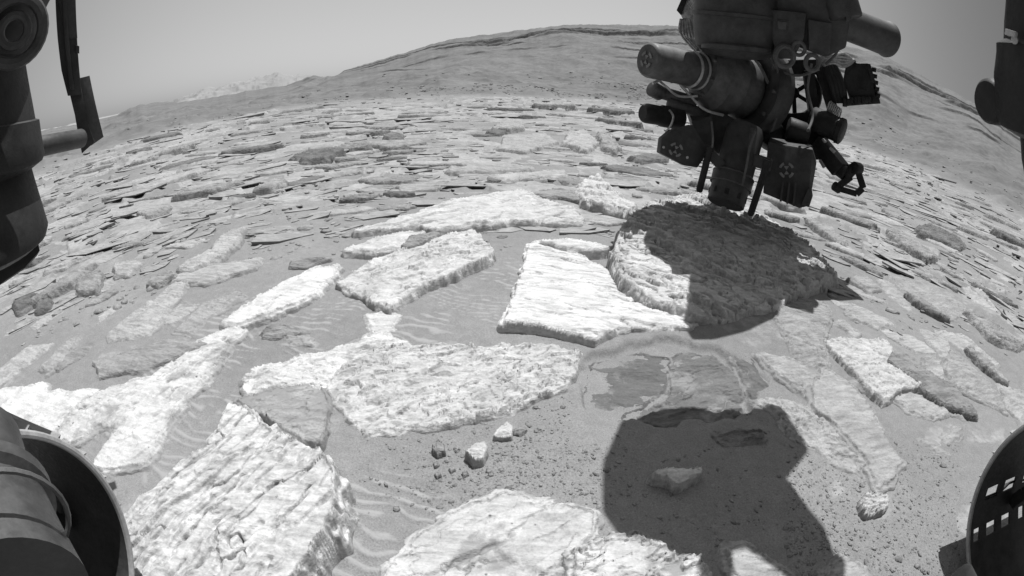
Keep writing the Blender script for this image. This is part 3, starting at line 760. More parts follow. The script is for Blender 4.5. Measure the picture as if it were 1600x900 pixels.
def plates(name, label, spots, mat):
    """thin broken plates of bedrock, tilted, in one mesh; spots: (x, y, z, length, angle, thickness)"""
    rr_ = random.Random(9); V = []; Q = []; T = []; nv = 0
    for x, y, z, L, an, th in spots:
        n = rr_.choice((4, 5, 5, 6)); a0 = rr_.uniform(0, 6.28); asp = rr_.uniform(.2, .5)
        tx, ty = rr_.gauss(0, .04), rr_.gauss(-.01, .05); off = rr_.uniform(0, .01)
        top = []
        for i in range(n):
            a = a0 + 2 * math.pi * (i + rr_.uniform(-.3, .3)) / n; q = rr_.uniform(.7, 1.15)
            u, v = math.cos(a) * L / 2 * q, math.sin(a) * L / 2 * asp * q
            X, Y = u * math.cos(an) - v * math.sin(an), u * math.sin(an) + v * math.cos(an)
            top.append((x + X, y + Y, z + th * .6 - ty * Y + tx * X))
        bot = [(p[0] * 1 + (p[0] - x) * -.04, p[1] + (p[1] - y) * -.04, p[2] - th * 1.6) for p in top]
        V += top + bot; Q.append([nv + i for i in range(n)])
        for i in range(n): Q.append([nv + i, nv + n + i, nv + n + (i + 1) % n, nv + (i + 1) % n])
        nv += 2 * n; T += [rr_.uniform(-.3, .5)] * (2 * n)
    me = bpy.data.meshes.new(name); me.from_pydata(V, [], Q)
    bm = bmesh.new(); bm.from_mesh(me); bmesh.ops.recalc_face_normals(bm, faces=bm.faces[:]); bm.to_mesh(me); bm.free()
    a = me.attributes.new('dust', 'FLOAT', 'POINT'); a.data.foreach_set('value', np.array(T, np.float32))
    o = link(name, me, mat); tag(o, label, 'broken rock', kind='stuff')
rs = np.random.RandomState(12)
for nm, lb, mt_, N in (('broken_rock_plates', 'pale broken plates of bedrock filling the gaps of the rock field', dusty, 3300), ('dark_rock_plates', 'darker tilted splinters of bedrock filling the gaps of the rock field', grey, 1500)):
    sp = []
    for k in range(N):
        px, py = rs.uniform(0, 1600), rs.uniform(150, 520)
        g = gnd(px, py); d = math.hypot(g[0], g[1])
        if g[2] > .1 or d > 26 or d < 2.3 or g[1] < 0: continue
        azd = math.degrees(math.atan2(g[0], g[1]))
        if abs(azd) > 66 or d > np.interp(azd, rb_a, rb_r) * 1.05: continue
        if rs.rand() > .35 + d / 16 or (d < 6 and inside_px(px, py)): continue
        dk = mt_ is grey
        sp.append((g[0], g[1], 0, min(.3, .035 + rs.exponential(.075)) * (.6 + d * .26) * (.7 if dk else 1.15), R(rs.normal(3, 17)) - R(azd) * 1.12, (.004 + rs.exponential(.004)) * (.7 + d * .14) * (1.2 if dk else .7)))
    sp = np.array(sp); sp[:, 2] = ground_h(sp[:, 0], sp[:, 1])[0]
    plates(nm, lb, sp, mt_)
rs = np.random.RandomState(3)
sp = []
for k in range(5200):
    px, py = rs.normal(800, 110), rs.normal(725, 42)
    if rs.rand() < .45: px, py = rs.uniform(1230, 1500), rs.uniform(690, 900)
    elif rs.rand() < .3: px, py = rs.uniform(650, 940), rs.uniform(620, 800)
    elif rs.rand() < .25: px, py = rs.uniform(930, 1300), rs.uniform(640, 880)
    if inside_px(px, py): continue
    g = gnd(px, py)
    sp.append((g[0], g[1], 0, min(.010, .0009 + rs.exponential(.0012))))
sp = np.array(sp); sp[:, 2] = ground_h(sp[:, 0], sp[:, 1])[0]
rubble('gravel', 'fine grey gravel strewn over the sand in front of the rover', sp, grey)
sp = []
for k in range(10000):
    px, py = rs.uniform(0, 1600), rs.uniform(125, 560)
    g = gnd(px, py); d = math.hypot(g[0], g[1])
    if g[2] > .1 or d > 30 or d < 2.0 or g[1] < 0: continue
    if rs.rand() > min(1, .25 + d / 18): continue
    if d < 7 and inside_px(px, py): continue
    if fbm(np.array([g[0] * .5]), np.array([g[1] * .5]), 2, 131)[0] < -.05: continue
    sp.append((g[0], g[1], 0, min(.12, (.006 + rs.exponential(.006)) * (.5 + d * .33))))
sp = np.array(sp); sp[:, 2] = ground_h(sp[:, 0], sp[:, 1])[0]
rubble('rock_rubble', 'loose dark rubble scattered across the rock field up to the slope', sp, grey, .32)
sp = []
for k in range(2600):
    azd = rs.normal(14, 22); r_ = np.interp(azd, rb_a, rb_r) * (1.05 + rs.gamma(2, .16))
    if fbm(np.array([azd * .18]), np.array([r_ * .22]), 3, 141)[0] < .1: continue
    a = R(azd); sp.append((r_ * math.sin(a), r_ * math.cos(a), 0, rs.uniform(.04, .15) * (r_ / 35)))
sp = np.array(sp); sp[:, 2] = ground_h(sp[:, 0], sp[:, 1])[0]
rubble('slope_rubble', 'dark boulders in loose bands at the foot of the far slope', sp, grey, .35)

# ------------------------------------------------------------------ the rover
hull = metal('dark_anodised_metal', .042, .5, .4, .3)
hull2 = metal('dusty_grey_metal', .075, .55, .4, .3)
black = metal('black_rubber_metal', .022, .55, .4, .15)
bare = metal('worn_bright_metal', .34, .4, .3, .5, .3)
ink = metal('pale_marking_paint', .17, .7, .2, .2)
wrap = metal('crumpled_silver_wrap', .30, .38, .55, .6, .4, 60)
wheelm = metal('black_wheel_metal', .025, .6, .5, .3)
rover = bpy.data.objects.new('rover', None); COL.objects.link(rover)
rover.location = (0, 0, 0)
tag(rover, 'dark robot vehicle seen from its own front, tool turret and two wheels in view', 'rover')
KT = [1.0]                       # size of the turret body: it stands behind the drill
_P = P
def P(px, py, depth): return _P(px, py, depth * KT[0])
class MB:
    def __init__(s): s.b = bmesh.new()
    def frame(s, d):
        d = Vector(d).normalized()
        u = d.cross(Vector((0, 0, 1)))
        if u.length < .05: u = d.cross(Vector((1, 0, 0)))
        u.normalize(); return d, u, d.cross(u).normalized()
    def lathe(s, p0, p1, prof, n=32, caps=True):
        """prof: (t along p0-p1, radius)"""
        p0, p1 = Vector(p0), Vector(p1); d, u, v = s.frame(p1 - p0); rings = []
        for t, r in prof:
            c = p0.lerp(p1, t) if 0 <= t <= 1 else p0 + (p1 - p0) * t
            rings.append([s.b.verts.new(c + (u * math.cos(a) + v * math.sin(a)) * max(r * KT[0], 1e-4)) for a in [2 * math.pi * k / n for k in range(n)]])
        for a, b in zip(rings, rings[1:]):
            for k in range(n):
                s.b.faces.new((a[k], a[(k + 1) % n], b[(k + 1) % n], b[k]))
        if caps:
            s.b.faces.new(rings[0][::-1]); s.b.faces.new(rings[-1])
        return s
    def cyl(s, p0, p1, r, r1=None, n=28, bev=None):
        r1 = r if r1 is None else r1
        L = (Vector(p1) - Vector(p0)).length / KT[0]
        b = min(.15 * r, .2 * L) if bev is None else bev
        t = b / max(L, 1e-6)
        return s.lathe(p0, p1, [(0, r - b), (t * .35, r - b * .3), (t, r), (1 - t, r1), (1 - t * .35, r1 - b * .3), (1, r1 - b)], n)
    def tube(s, pts, r, n=8):
        pts = [Vector(p) for p in pts]
        # smooth the run
        q = []
        for i in range(len(pts) - 1):
            p0 = pts[max(i - 1, 0)]; p1 = pts[i]; p2 = pts[i + 1]; p3 = pts[min(i + 2, len(pts) - 1)]
            for k in range(6):
                t = k / 6
                q.append(.5 * ((2 * p1) + (-p0 + p2) * t + (2 * p0 - 5 * p1 + 4 * p2 - p3) * t * t + (-p0 + 3 * p1 - 3 * p2 + p3) * t ** 3))
        q.append(pts[-1]); rings = []
        u = None
        for i, p in enumerate(q):
            d = (q[min(i + 1, len(q) - 1)] - q[max(i - 1, 0)]).normalized()
            if u is None: _, u, _ = s.frame(d)
            u = (u - d * u.dot(d)).normalized(); v = d.cross(u)
            rings.append([s.b.verts.new(p + (u * math.cos(a) + v * math.sin(a)) * r * KT[0]) for a in [2 * math.pi * k / n for k in range(n)]])
        for a, b in zip(rings, rings[1:]):
            for k in range(n): s.b.faces.new((a[k], a[(k + 1) % n], b[(k + 1) % n], b[k]))
        s.b.faces.new(rings[0][::-1]); s.b.faces.new(rings[-1])
        return s
    def prism(s, front, back, bev=0.0):
        """two matching outlines joined into a solid"""
        A = [s.b.verts.new(Vector(p)) for p in front]; B = [s.b.verts.new(Vector(p)) for p in back]
        n = len(A); fs = [s.b.faces.new(A), s.b.faces.new(B[::-1])]
        for k in range(n): fs.append(s.b.faces.new((A[k], B[k], B[(k + 1) % n], A[(k + 1) % n])))
        if bev:
            es = list({e for f in fs for e in f.edges})
            bmesh.ops.bevel(s.b, geom=es, offset=bev, segments=2, profile=.6, affect='EDGES')
        return s
    def plate(s, pix, depth, thick, bev=.003):
        """an outline at its own distance with real thickness; depth may be one number or one per corner"""
        dd = depth if isinstance(depth, (list, tuple)) else [depth] * len(pix)
        f = [P(a, b, d) for (a, b), d in zip(pix, dd)]
        n = (f[1] - f[0]).cross(f[2] - f[0]).normalized()
        c = sum(f, Vector()) / len(f)
        if n.dot(c - Vector((0, 0, CAMZ))) < 0: n = -n
        return s.prism(f, [p + n * thick * KT[0] for p in f], bev)
    def bar(s, p0, p1, w_, h_, bev=.003):
        p0, p1 = Vector(p0), Vector(p1); d, u, v = s.frame(p1 - p0)
        w_, h_ = w_ * KT[0], h_ * KT[0]
        o = [u * w_ / 2 + v * h_ / 2, -u * w_ / 2 + v * h_ / 2, -u * w_ / 2 - v * h_ / 2, u * w_ / 2 - v * h_ / 2]
        return s.prism([p0 + k for k in o], [p1 + k for k in o], bev)
    def ring(s, c, ax, r, t, n=28, m=8, arc=(0, 2 * math.pi)):
        r, t = r * KT[0], t * KT[0]
        d, u, v = s.frame(ax); c = Vector(c); full = abs(arc[1] - arc[0] - 2 * math.pi) < 1e-6
        R_ = []
        N = n if full else n + 1
        for k in range(N):
            a = arc[0] + (arc[1] - arc[0]) * k / n; e = u * math.cos(a) + v * math.sin(a)
            R_.append([s.b.verts.new(c + e * (r + t * math.cos(q)) + d * t * math.sin(q)) for q in [2 * math.pi * j / m for j in range(m)]])
        for k in range(n if full else n):
            a, b = R_[k], R_[(k + 1) % len(R_)]
            for j in range(m): s.b.faces.new((a[j], a[(j + 1) % m], b[(j + 1) % m], b[j]))
        return s
    def build(s, name, mat, parent=rover, smooth=True, label=None):
        bmesh.ops.recalc_face_normals(s.b, faces=s.b.faces[:])
        for f in s.b.faces: f.smooth = smooth
        if smooth:
            for e in s.b.edges:
                if len(e.link_faces) == 2 and e.calc_face_angle(0) > R(38): e.smooth = False
        me = bpy.data.meshes.new(name); s.b.to_mesh(me); s.b.free()
        o = link(name, me, mat, parent)
        if label: o['label'] = label
        return o
def crumple(mb, amt, k=30, seed=0):
    bmesh.ops.subdivide_edges(mb.b, edges=mb.b.edges[:], cuts=3, use_grid_fill=True)
    for v in mb.b.verts:
        c = v.co; n = np.array([c.x * k + c.z * 9]); m_ = np.array([c.y * k - c.z * k])
        v.co = c + Vector((float(fbm(n, m_, 2, seed)[0]), float(fbm(m_, n, 2, seed + 5)[0]), float(fbm(n + 4, m_, 2, seed + 9)[0]))) * amt
    return mb
def marker(parent, px, py, depth, size, nrm=None, tilt=0.0):
    """pale ring mark with an hourglass of two dark dots, painted on a thin disc"""
    c = P(px, py, depth); tocam = (Vector((0, 0, CAMZ)) - c).normalized()
    n = Vector(nrm).normalized() if nrm is not None else tocam
    c = c + n * .002
    u = Vector((0, 0, 1)).cross(n).normalized(); v = n.cross(u)
    u, v = u * math.cos(tilt) + v * math.sin(tilt), -u * math.sin(tilt) + v * math.cos(tilt)
    mb = MB()
    for a0 in (20, 110, 200, 290):
        k = 6; o = []; i_ = []
        for j in range(k + 1):
            a = R(a0 + 50 * j / k); e = u * math.cos(a) + v * math.sin(a)
            o.append(c + e * size); i_.append(c + e * size * .68)
        poly = o + i_[::-1]
        mb.prism([p + n * .0015 for p in poly], poly)
    for sgn in (1, -1):
        tri = [c + v * sgn * size * .5 + u * size * .34, c + v * sgn * size * .5 - u * size * .34, c + v * sgn * .03 * size]
        mb.prism([p + n * .0015 for p in tri], tri)
    return mb.build('marker', ink, parent, False)
D0 = 2.33
# --- turret core
KT[0] = 1.03
m = MB()
m.lathe(P(1150, -60, 2.45), P(1148, 92, 2.4), [(0, .19), (.1, .205), (.75, .205), (.9, .19), (.97, .15), (1, .05)], 40)
hub = m.build('turret_hub', hull)
m = MB(); m.lathe(P(1148, 20, 2.4), P(1148, 26, 2.4), [(0, .2), (.1, .209), (.9, .209), (1, .2)], 40, False); m.build('rim', hull, hub)
m = MB(); m.lathe(P(1150, 70, 2.33), P(1150, 80, 2.33), [(0, .15), (.2, .165), (.8, .165), (1, .15)], 40, False); m.build('rim', hull, hub)
m = MB()
m.plate([(1196, -40), (1345, -40), (1330, 20), (1322, 75), (1290, 90), (1205, 60)], 2.36, .22, .012)
m.plate([(1198, 14), (1260, 20), (1256, 60), (1240, 92), (1216, 92), (1206, 62)], 2.30, .06, .008)
m.plate([(1214, 30), (1232, 32), (1230, 48), (1213, 46)], 2.29, .03, .004)
m.plate([(1262, 30), (1300, 36), (1296, 84), (1264, 78)], 2.31, .07, .008)
m.build('gearbox', hull)
m = MB(); m.plate([(1215, 33), (1229, 35), (1228, 46), (1216, 45)], 2.283, .01, .002); m.build('access_cover', hull2)
m = MB()
m.ring(P(1226, 88, 2.28), Vector((0, 1, .2)), .048, .013); m.ring(P(1269, 98, 2.28), Vector((0, 1, .2)), .036, .011); m.ring(P(1248, 76, 2.3), Vector((.3, 1, .2)), .03, .009)
m.build('cable_loop', hull2)
m = MB()
m.cyl(P(1305, -25, 2.4), P(1322, 30, 2.38), .085)
m.plate([(1322, 10), (1330, 14), (1331, 30), (1322, 34)], 2.3, .06)
m.build('motor', hull)
# --- long motor tube to the right
m = MB()
m.lathe(P(1290, 26, 2.44), P(1388, 62, 2.75), [(0, .088), (.28, .09), (.3, .085), (.93, .092), (.965, .098), (.99, .096), (1, .084)], 40)
m.build('motor_tube', hull)
KT[0] = 1.13
# --- camera like tube on the left, its drum and the broad ring behind it
m = MB()
p0, p1 = P(1011, 93, 2.05), P(1094, 112, 2.27)
m.lathe(p0, p1, [(0, .066), (.02, .074), (.06, .078), (.9, .080), (.93, .09), (1, .09)], 40)
tube = m.build('imager_tube', hull2)
fn = (p0 - p1).normalized()
marker(tube, 1010, 93, 2.048, .042, fn, R(-10))
m = MB(); m.ring(p1.lerp(p0, .22), p1 - p0, .083, .007, 40); m.ring(p1.lerp(p0, .08), p1 - p0, .088, .006, 40); m.build('collar', bare, tube, label='worn metal collar round the imager tube')
m = MB()
q1 = P(1165, 138, 2.42)
m.lathe(p1, q1, [(0, .10), (.03, .125), (.22, .145), (.3, .165), (.62, .165), (.66, .15), (.9, .16), (1, .15)], 44)
drum = m.build('actuator_drum', hull2)
m = MB(); m.plate([(1126, 82), (1142, 84), (1141, 100), (1127, 99)], 2.235, .03, .004); m.build('latch', black, drum)
m = MB()
r1 = P(1195, 143, 2.44); ax = (q1 - p1).normalized()
m.lathe(P(1172, 138, 2.38), P(1172, 138, 2.38) + ax * .11, [(0, .155), (0, .212), (.12, .22), (.88, .22), (1, .212), (1, .155)], 56, False)
m.lathe(P(1172, 138, 2.38) + ax * .02, P(1172, 138, 2.38) + ax * .09, [(0, .16), (1, .16)], 40)
big = m.build('ring_housing', hull)
for k in range(10):
    a = 2 * math.pi * k / 10; d_, u_, v_ = MB().frame(ax)
    c = P(1172, 138, 2.38) + (u_ * math.cos(a) + v_ * math.sin(a)) * .186 * KT[0]
    MB().cyl(c - ax * .012, c + ax * .01, .011, n=6).build('bolt', hull2, big)
for k in range(8):
    a = 2 * math.pi * k / 8 + .3; d_, u_, v_ = MB().frame(q1 - p1)
    c = p1 + (u_ * math.cos(a) + v_ * math.sin(a)) * .118 * KT[0]
    MB().cyl(c - ax * .012, c + ax * .01, .008, n=6).build('bolt', hull2, drum)
for pts in ([(1105, 78, 2.3), (1130, 70, 2.25), (1160, 76, 2.24), (1185, 100, 2.25), (1200, 130, 2.27)], [(1195, 60, 2.24), (1206, 96, 2.25), (1222, 112, 2.26), (1250, 118, 2.26), (1280, 108, 2.25)],
            [(1212, 100, 2.25), (1222, 140, 2.27), (1216, 175, 2.26), (1205, 205, 2.24)], [(1300, 40, 2.24), (1312, 62, 2.22), (1306, 84, 2.24), (1290, 100, 2.27)], [(1268, 100, 2.26), (1262, 140, 2.3), (1270, 180, 2.28), (1262, 205, 2.2)]):
    MB().tube([P(*q) for q in pts], .0065).build('cable', hull2)
# --- small tubes under the imager
m = MB()
m.lathe(P(1004, 176, 2.12), P(1062, 186, 2.24), [(0, .034), (.04, .042), (.1, .045), (.45, .045), (.5, .05), (1, .052)], 26)
m.build('lamp_tube', black)
m = MB()
m.cyl(P(1018, 138, 2.16), P(1032, 146, 2.2), .036); m.cyl(P(1028, 143, 2.2), P(1085, 160, 2.3), .030); m.cyl(P(1045, 162, 2.2), P(1095, 176, 2.3), .026)
m.build('valve_body', hull2)
m = MB(); m.tube([P(1046, 172, 2.15), P(1052, 182, 2.13), P(1048, 196, 2.15), P(1040, 206, 2.18)], .005)
m.tube([P(1032, 128, 2.16), P(1042, 136, 2.14), P(1060, 150, 2.18), P(1090, 150, 2.2)], .006)
m.tube([P(1020, 130, 2.13), P(1050, 120, 2.2), P(1070, 140, 2.2), P(1100, 170, 2.2), P(1130, 180, 2.24)], .007)
m.build('wiring', bare)
# --- marked plate
KT[0] = 1.06
m = MB(); m.plate([(1031, 239), (1034, 216), (1050, 203), (1082, 195), (1108, 236), (1090, 262), (1070, 259)], [2.14, 2.14, 2.16, 2.2, 2.22, 2.2, 2.17], .04, .004)
pl = m.build('marked_plate', hull); marker(pl, 1056, 234, 2.135, .034, None, R(-12))
for a_, b_, d_ in ((1037, 230, 2.13), (1074, 246, 2.14)): MB().cyl(P(a_, b_, d_), P(a_, b_, d_ + .02), .006).build('bolt', bare, pl)
KT[0] = 1.12
m = MB(); m.plate([(1070, 160), (1130, 175), (1180, 205), (1175, 245), (1120, 240), (1086, 205)], 2.3, .12, .01); m.plate([(1080, 190), (1113, 180), (1116, 240), (1095, 236)], 2.24, .03, .004)
m.build('mounting_bracket', hull)
# --- drill
KT[0] = 1.0
tip = P(1127, 337, 2.49)
up0, up1 = P(1141, 293, 2.42), P(1166, 200, 2.52)
m = MB()
axd = (up1 - up0).normalized()
m.lathe(up0, up1, [(-.28, .088), (-.26, .096), (0, .098), (.03, .106), (.16, .108), (.2, .104), (.22, .098), (.9, .10), (1, .09)], 44)
drill = m.build('drill', hull)
m = MB()
for t in (.02, .19): m.ring(up0.lerp(up1, t), axd, .106, .004, 44)
m.build('band', hull2, drill, label='thin lighter band round the drill barrel')
m = MB()
for k in range(9):
    a = 2 * math.pi * k / 9; d_, u_, v_ = m.frame(axd)
    c = up0 - axd * .03 + (u_ * math.cos(a) + v_ * math.sin(a)) * .085
    m.cyl(c, c - axd * .03, .016, n=12)
m.cyl(up0 - axd * .02, up0 - axd * .04, .09)
m.build('chuck', black, drill)
m = MB(); m.lathe(up0 - axd * .025, tip, [(0, .022), (.5, .02), (.55, .013), (.92, .012), (1, .003)], 16); m.build('drill_bit', bare, drill)
for (a, b, da, db) in (((1110, 228), (1092, 300), 2.30, 2.34), ((1200, 250), (1172, 337), 2.26, 2.32)):
    m = MB(); A_, B_ = P(*a, da), P(*b, db)
    m.lathe(A_, B_, [(0, .020), (.1, .021), (.12, .017), (.95, .017), (.985, .015), (1, .008)], 18)
    m.build('contact_prong', black)
m = MB(); m.bar(P(1105, 236, 2.34), P(1130, 262, 2.38), .03, .05); m.bar(P(1178, 250, 2.34), P(1204, 258, 2.3), .03, .06)
m.bar(P(1178, 200, 2.32), P(1170, 262, 2.33), .02, .03)
m.build('prong_bracket', hull)
m = MB(); m.tube([P(1180, 205, 2.26), P(1172, 230, 2.25), P(1166, 262, 2.27), P(1160, 290, 2.3)], .006); m.build('conduit', hull2); m = MB(); m.tube([P(1112, 190, 2.23), P(1114, 215, 2.22), P(1113, 230, 2.24)], .005)
m.build('conduit', hull2)
# --- spoked wheel frame seen through
KT[0] = 1.16
m = MB()
c = P(1240, 145, 2.5); axw = (c - Vector((0, 0, CAMZ))).normalized()
m.ring(c, axw, .125, .022, 36)
d_, u_, v_ = m.frame(axw)
for k in range(6):
    a = R(20 + 60 * k); m.bar(c, c + (u_ * math.cos(a) + v_ * math.sin(a)) * .12, .014, .02, 0)
m.cyl(c - axw * .02, c + axw * .03, .03)
m.build('spoked_frame', black)
m = MB()
m.bar(P(1262, 110, 2.42), P(1272, 180, 2.42), .06, .05); m.bar(P(1280, 105, 2.42), P(1302, 175, 2.42), .05, .05)
m.bar(P(1212, 120, 2.42), P(1222, 200, 2.42), .06, .06)
m.plate([(1205, 180), (1300, 172), (1290, 250), (1205, 250)], 2.38, .1, .01)
m.plate([(1195, 95), (1310, 92), (1300, 118), (1200, 116)], 2.42, .1, .01)
m.cyl(P(1190, 225, 2.3), P(1215, 196, 2.34), .05); m.cyl(P(1230, 200, 2.28), P(1262, 212, 2.3), .055); m.cyl(P(1180, 190, 2.3), P(1200, 210, 2.3), .03)
m.build('turret_frame', black)
# --- sample box with mark
KT[0] = 1.1
m = MB()
A = [(1200, 222), (1270, 234), (1276, 254), (1264, 322), (1249, 326), (1192, 302)]
m.plate(A, [2.24, 2.24, 2.25, 2.2, 2.19, 2.18], .17, .006)
box = m.build('sample_box', hull, smooth=False); marker(box, 1229, 266, 2.195, .040, None, R(12))
m = MB()
m.plate([(1252, 320), (1262, 296), (1268, 292), (1270, 306), (1264, 324)], 2.175, .03, .003)
for x_ in (1222, 1232, 1242): MB().plate([(x_, 285), (x_ + 3, 286), (x_ - 1, 316 + (x_ - 1222) * .35), (x_ - 4, 314 + (x_ - 1222) * .35)], 2.165, .02, .001).build('ridge', hull, box, False)
m.build('corner_block', hull, box)
MB().cyl(P(1201, 261, 2.17), P(1201, 261, 2.2), .012).build('bolt', hull2, box)
# --- side canister
KT[0] = 1.16
m = MB(); m.lathe(P(1268, 184, 2.34), P(1318, 207, 2.3), [(0, .052), (.05, .058), (.82, .058), (.84, .062), (.96, .062), (1, .05)], 24); can = m.build('canister', black)
m = MB()
for k in range(7): 
    c = P(1296 + k * 2.6, 166 + k * 2.0, 2.33); m.ring(c, P(1318, 207, 2.3) - P(1268, 184, 2.34), .024, .004, 14, 5)
m.build('coil', bare, can, label='small coil of bright wire on the canister')
# --- brush tool
m = MB()
b0, b1 = P(1278, 222, 2.34), P(1314, 266, 2.28)
m.bar(b0, b1, .085, .075, .006)
m.bar(b0 + Vector((.045, 0, .02)), b1 + Vector((.05, 0, .02)), .012, .02); 
arm_t = m.build('brush_housing', black)
for (a, b) in (((1286, 217), (1290, 222)), ((1297, 231), (1304, 238)), ((1281, 250), (1288, 262))): MB().bar(P(*a, 2.235), P(*b, 2.225), .014, .012, .002).build('slot_trim', bare, arm_t)
m = MB()
m.cyl(P(1308, 262, 2.3), P(1322, 272, 2.28), .034); m.cyl(P(1322, 275, 2.29), P(1334, 262, 2.28), .026); m.cyl(P(1334, 262, 2.25), P(1343, 264, 2.29), .028)
m.bar(P(1340, 266, 2.28), P(1349, 294, 2.28), .022, .03, .004); m.bar(P(1348, 294, 2.28), P(1338, 303, 2.28), .022, .03, .004)
m.bar(P(1339, 303, 2.28), P(1308, 294, 2.28), .016, .026, .003); m.bar(P(1330, 276, 2.28), P(1306, 294, 2.28), .022, .03, .004); m.cyl(P(1303, 290, 2.27), P(1312, 296, 2.29), .022)
m.build('brush_claw', black)
# --- wrapped connector box at the right
m = MB(); m.plate([(1322, 96), (1358, 100), (1368, 150), (1330, 158), (1318, 130)], 2.36, .12, .008)
cb = crumple(m, .006, 26, 3).build('connector_box', black, smooth=False)
m = MB(); m.plate([(1354, 99), (1360, 100), (1368, 128), (1362, 130)], 2.33, .02, .002); m.plate([(1341, 140), (1350, 138), (1351, 142), (1343, 144)], 2.33, .01, .002)
for k in range(9):
    a = (1320 + k * 5.6, 162 - (0 if k < 2 else 3)); m.cyl(P(a[0], a[1] - 8, 2.35), P(a[0] + rng.uniform(-2, 2), a[1] + rng.uniform(0, 5), 2.35), .012, n=8)
for k in range(5): m.cyl(P(1362 + k * 1.6, 108 + 10 * k, 2.37), P(1369 + k * 1.6, 110 + 10 * k, 2.37), .010, n=8)
m.build('connector', black, cb)
m = MB(); m.plate([(1362, 128), (1368, 130), (1376, 162), (1345, 164), (1322, 166), (1320, 156), (1366, 150)], 2.38, .08, .004); m.build('lower_shell', black, cb)
m = MB()
for k in range(5):
    m.tube([P(1276 + 3 * k, 92 + 3 * k, 2.36), P(1290, 84 + 4 * k, 2.34), P(1304, 86 + 3 * k, 2.33), P(1318, 84 + 5 * k, 2.35), P(1332 + k, 94, 2.37)], .009)
crumple(m, 0.0).b
m.build('cable_bundle', wrap, label='bundle of silver wrapped cables')
m = MB()
for k in range(4): m.tube([P(1288 + 5 * k, 100, 2.36), P(1298 + 6 * k, 130, 2.35), P(1306 + 5 * k, 160, 2.38)], .014)
m.build('cable_bundle', black)
# --- crumpled bracket at the upper left of the hub
m = MB(); m.plate([(1060, 12), (1076, -25), (1110, -30), (1098, 10), (1088, 62), (1074, 44), (1066, 26)], 2.36, .06, .006)
ub = crumple(m, .008, 30, 7).build('harness_clamp', wrap, smooth=False, label='crumpled pale clamp with wiring beside the turret hub')
m = MB(); m.plate([(1057, 16), (1072, -18), (1080, -16), (1064, 24)], 2.34, .03, .003); m.build('clamp_plate', black, ub)
m = MB()
for k in range(5): m.tube([P(1064 + 3 * k, 30, 2.36), P(1062 + 5 * k, 48 + 2 * k, 2.33), P(1070 + 4 * k, 62, 2.35), P(1086 + 4 * k, 80, 2.36)], .007)
for k in range(4): m.tube([P(1078, -10 + 6 * k, 2.34), P(1086, 10 + 4 * k, 2.32), P(1088, 34 + 4 * k, 2.33)], .007)
m.tube([P(1085, 60, 2.3), P(1100, 56, 2.27), P(1118, 58, 2.26), P(1150, 70, 2.26)], .006)
m.build('wiring', wrap)
# --- wrist and arm out of view, added shadow plate, elbow shaped to second shadow
m = MB()
KT[0] = 1.0
wr = P(1190, -30, 2.45)
m.cyl(wr, wr + Vector((.02, .02, .28)), .12, .11)
m.cyl(wr + Vector((-.2, 0, .2)), wr + Vector((.24, .04, .2)), .085)
m.build('wrist', hull)
KT[0] = 1.0
def SPz(px, py, z0, h): return Vector(gnd(px, py, z0) + SD * ((h - z0) / SD[2]))
m = MB(); q_ = [SPz(a, b, .06, 1.5) for a, b in ((1078, 425), (1076, 478), (1092, 499), (1125, 500), (1180, 488), (1222, 472), (1235, 420), (1160, 390))]
m.prism(q_, [p + Vector((0, 0, .06)) for p in q_], .004); m.cyl(sum(q_, Vector()) / len(q_), sum(q_, Vector()) / len(q_) + Vector((0, 0, .12)), .09)
m.build('shadow_plate', hull)  # unseen plate, added so its shadow fills out the turret's
HE = 1.42
el = MB()
out = [(976, 650), (1040, 634), (1160, 633), (1218, 641), (1262, 702), (1222, 745), (1245, 768), (1290, 820), (1318, 885), (1310, 980), (1255, 980), (1238, 898), (1200, 868), (1166, 848), (1136, 857), (1150, 980), (1098, 980), (1086, 868), (1060, 850), (1010, 836), (975, 832), (948, 790), (948, 715)]
zt = [SP(a, b, HE) for a, b in out]
el.prism(zt, [p + Vector((0, 0, .07)) for p in zt], .004)
eb = el.build('elbow_housing', hull)
m = MB(); c0 = SP(1060, 725, HE); m.cyl(c0 + Vector((0, 0, -.1)), c0 + Vector((0, 0, .16)), .10); c1 = SP(1150, 700, HE); m.cyl(c1 + Vector((0, 0, -.06)), c1 + Vector((0, 0, .2)), .08)
m.build('elbow_motor', hull2)
m = MB(); c0 = SP(1282, 930, HE + .03); m.lathe(c0, c0 + Vector((.05, -.7, .1)), [(0, .05), (1, .06)], 30); m.build('upper_arm', hull)

# --- left arm bracket close to the camera
dl = .78
m = MB()
def px_lathe(mb, rows, depth, cx_px, n=44):
    """a stepped vertical housing: rows of (right edge px, y px); axis at cx_px"""
    pts = [(P(cx_px + (x - cx_px) * 0, y, depth), (P(x, y, depth) - P(cx_px, y, depth)).length) for x, y in rows]
    rings = []
    for i, (c, r) in enumerate(pts):
        d = (pts[min(i + 1, len(pts) - 1)][0] - pts[max(i - 1, 0)][0])
        if d.length < 1e-5: d = Vector((0, 0, -1))
        d, u, v = mb.frame(pts[-1][0] - pts[0][0])
        rings.append([mb.b.verts.new(c + (u * math.cos(a) + v * math.sin(a)) * r) for a in [2 * math.pi * k / n for k in range(n)]])
    for a, b in zip(rings, rings[1:]):
        for k in range(n): mb.b.faces.new((a[k], a[(k + 1) % n], b[(k + 1) % n], b[k]))
    mb.b.faces.new(rings[0][::-1]); mb.b.faces.new(rings[-1])
px_lathe(m, [(84, -40), (82, 0), (74, 14), (62, 40), (59, 62), (56, 78), (48, 92), (37, 102), (42, 135), (49, 175), (54, 204), (60, 206), (64, 235), (69, 262), (66, 272), (49, 284), (56, 310), (66, 345), (76, 380), (73, 394), (60, 404)], dl, -62)
sh = m.build('shoulder_housing', black)
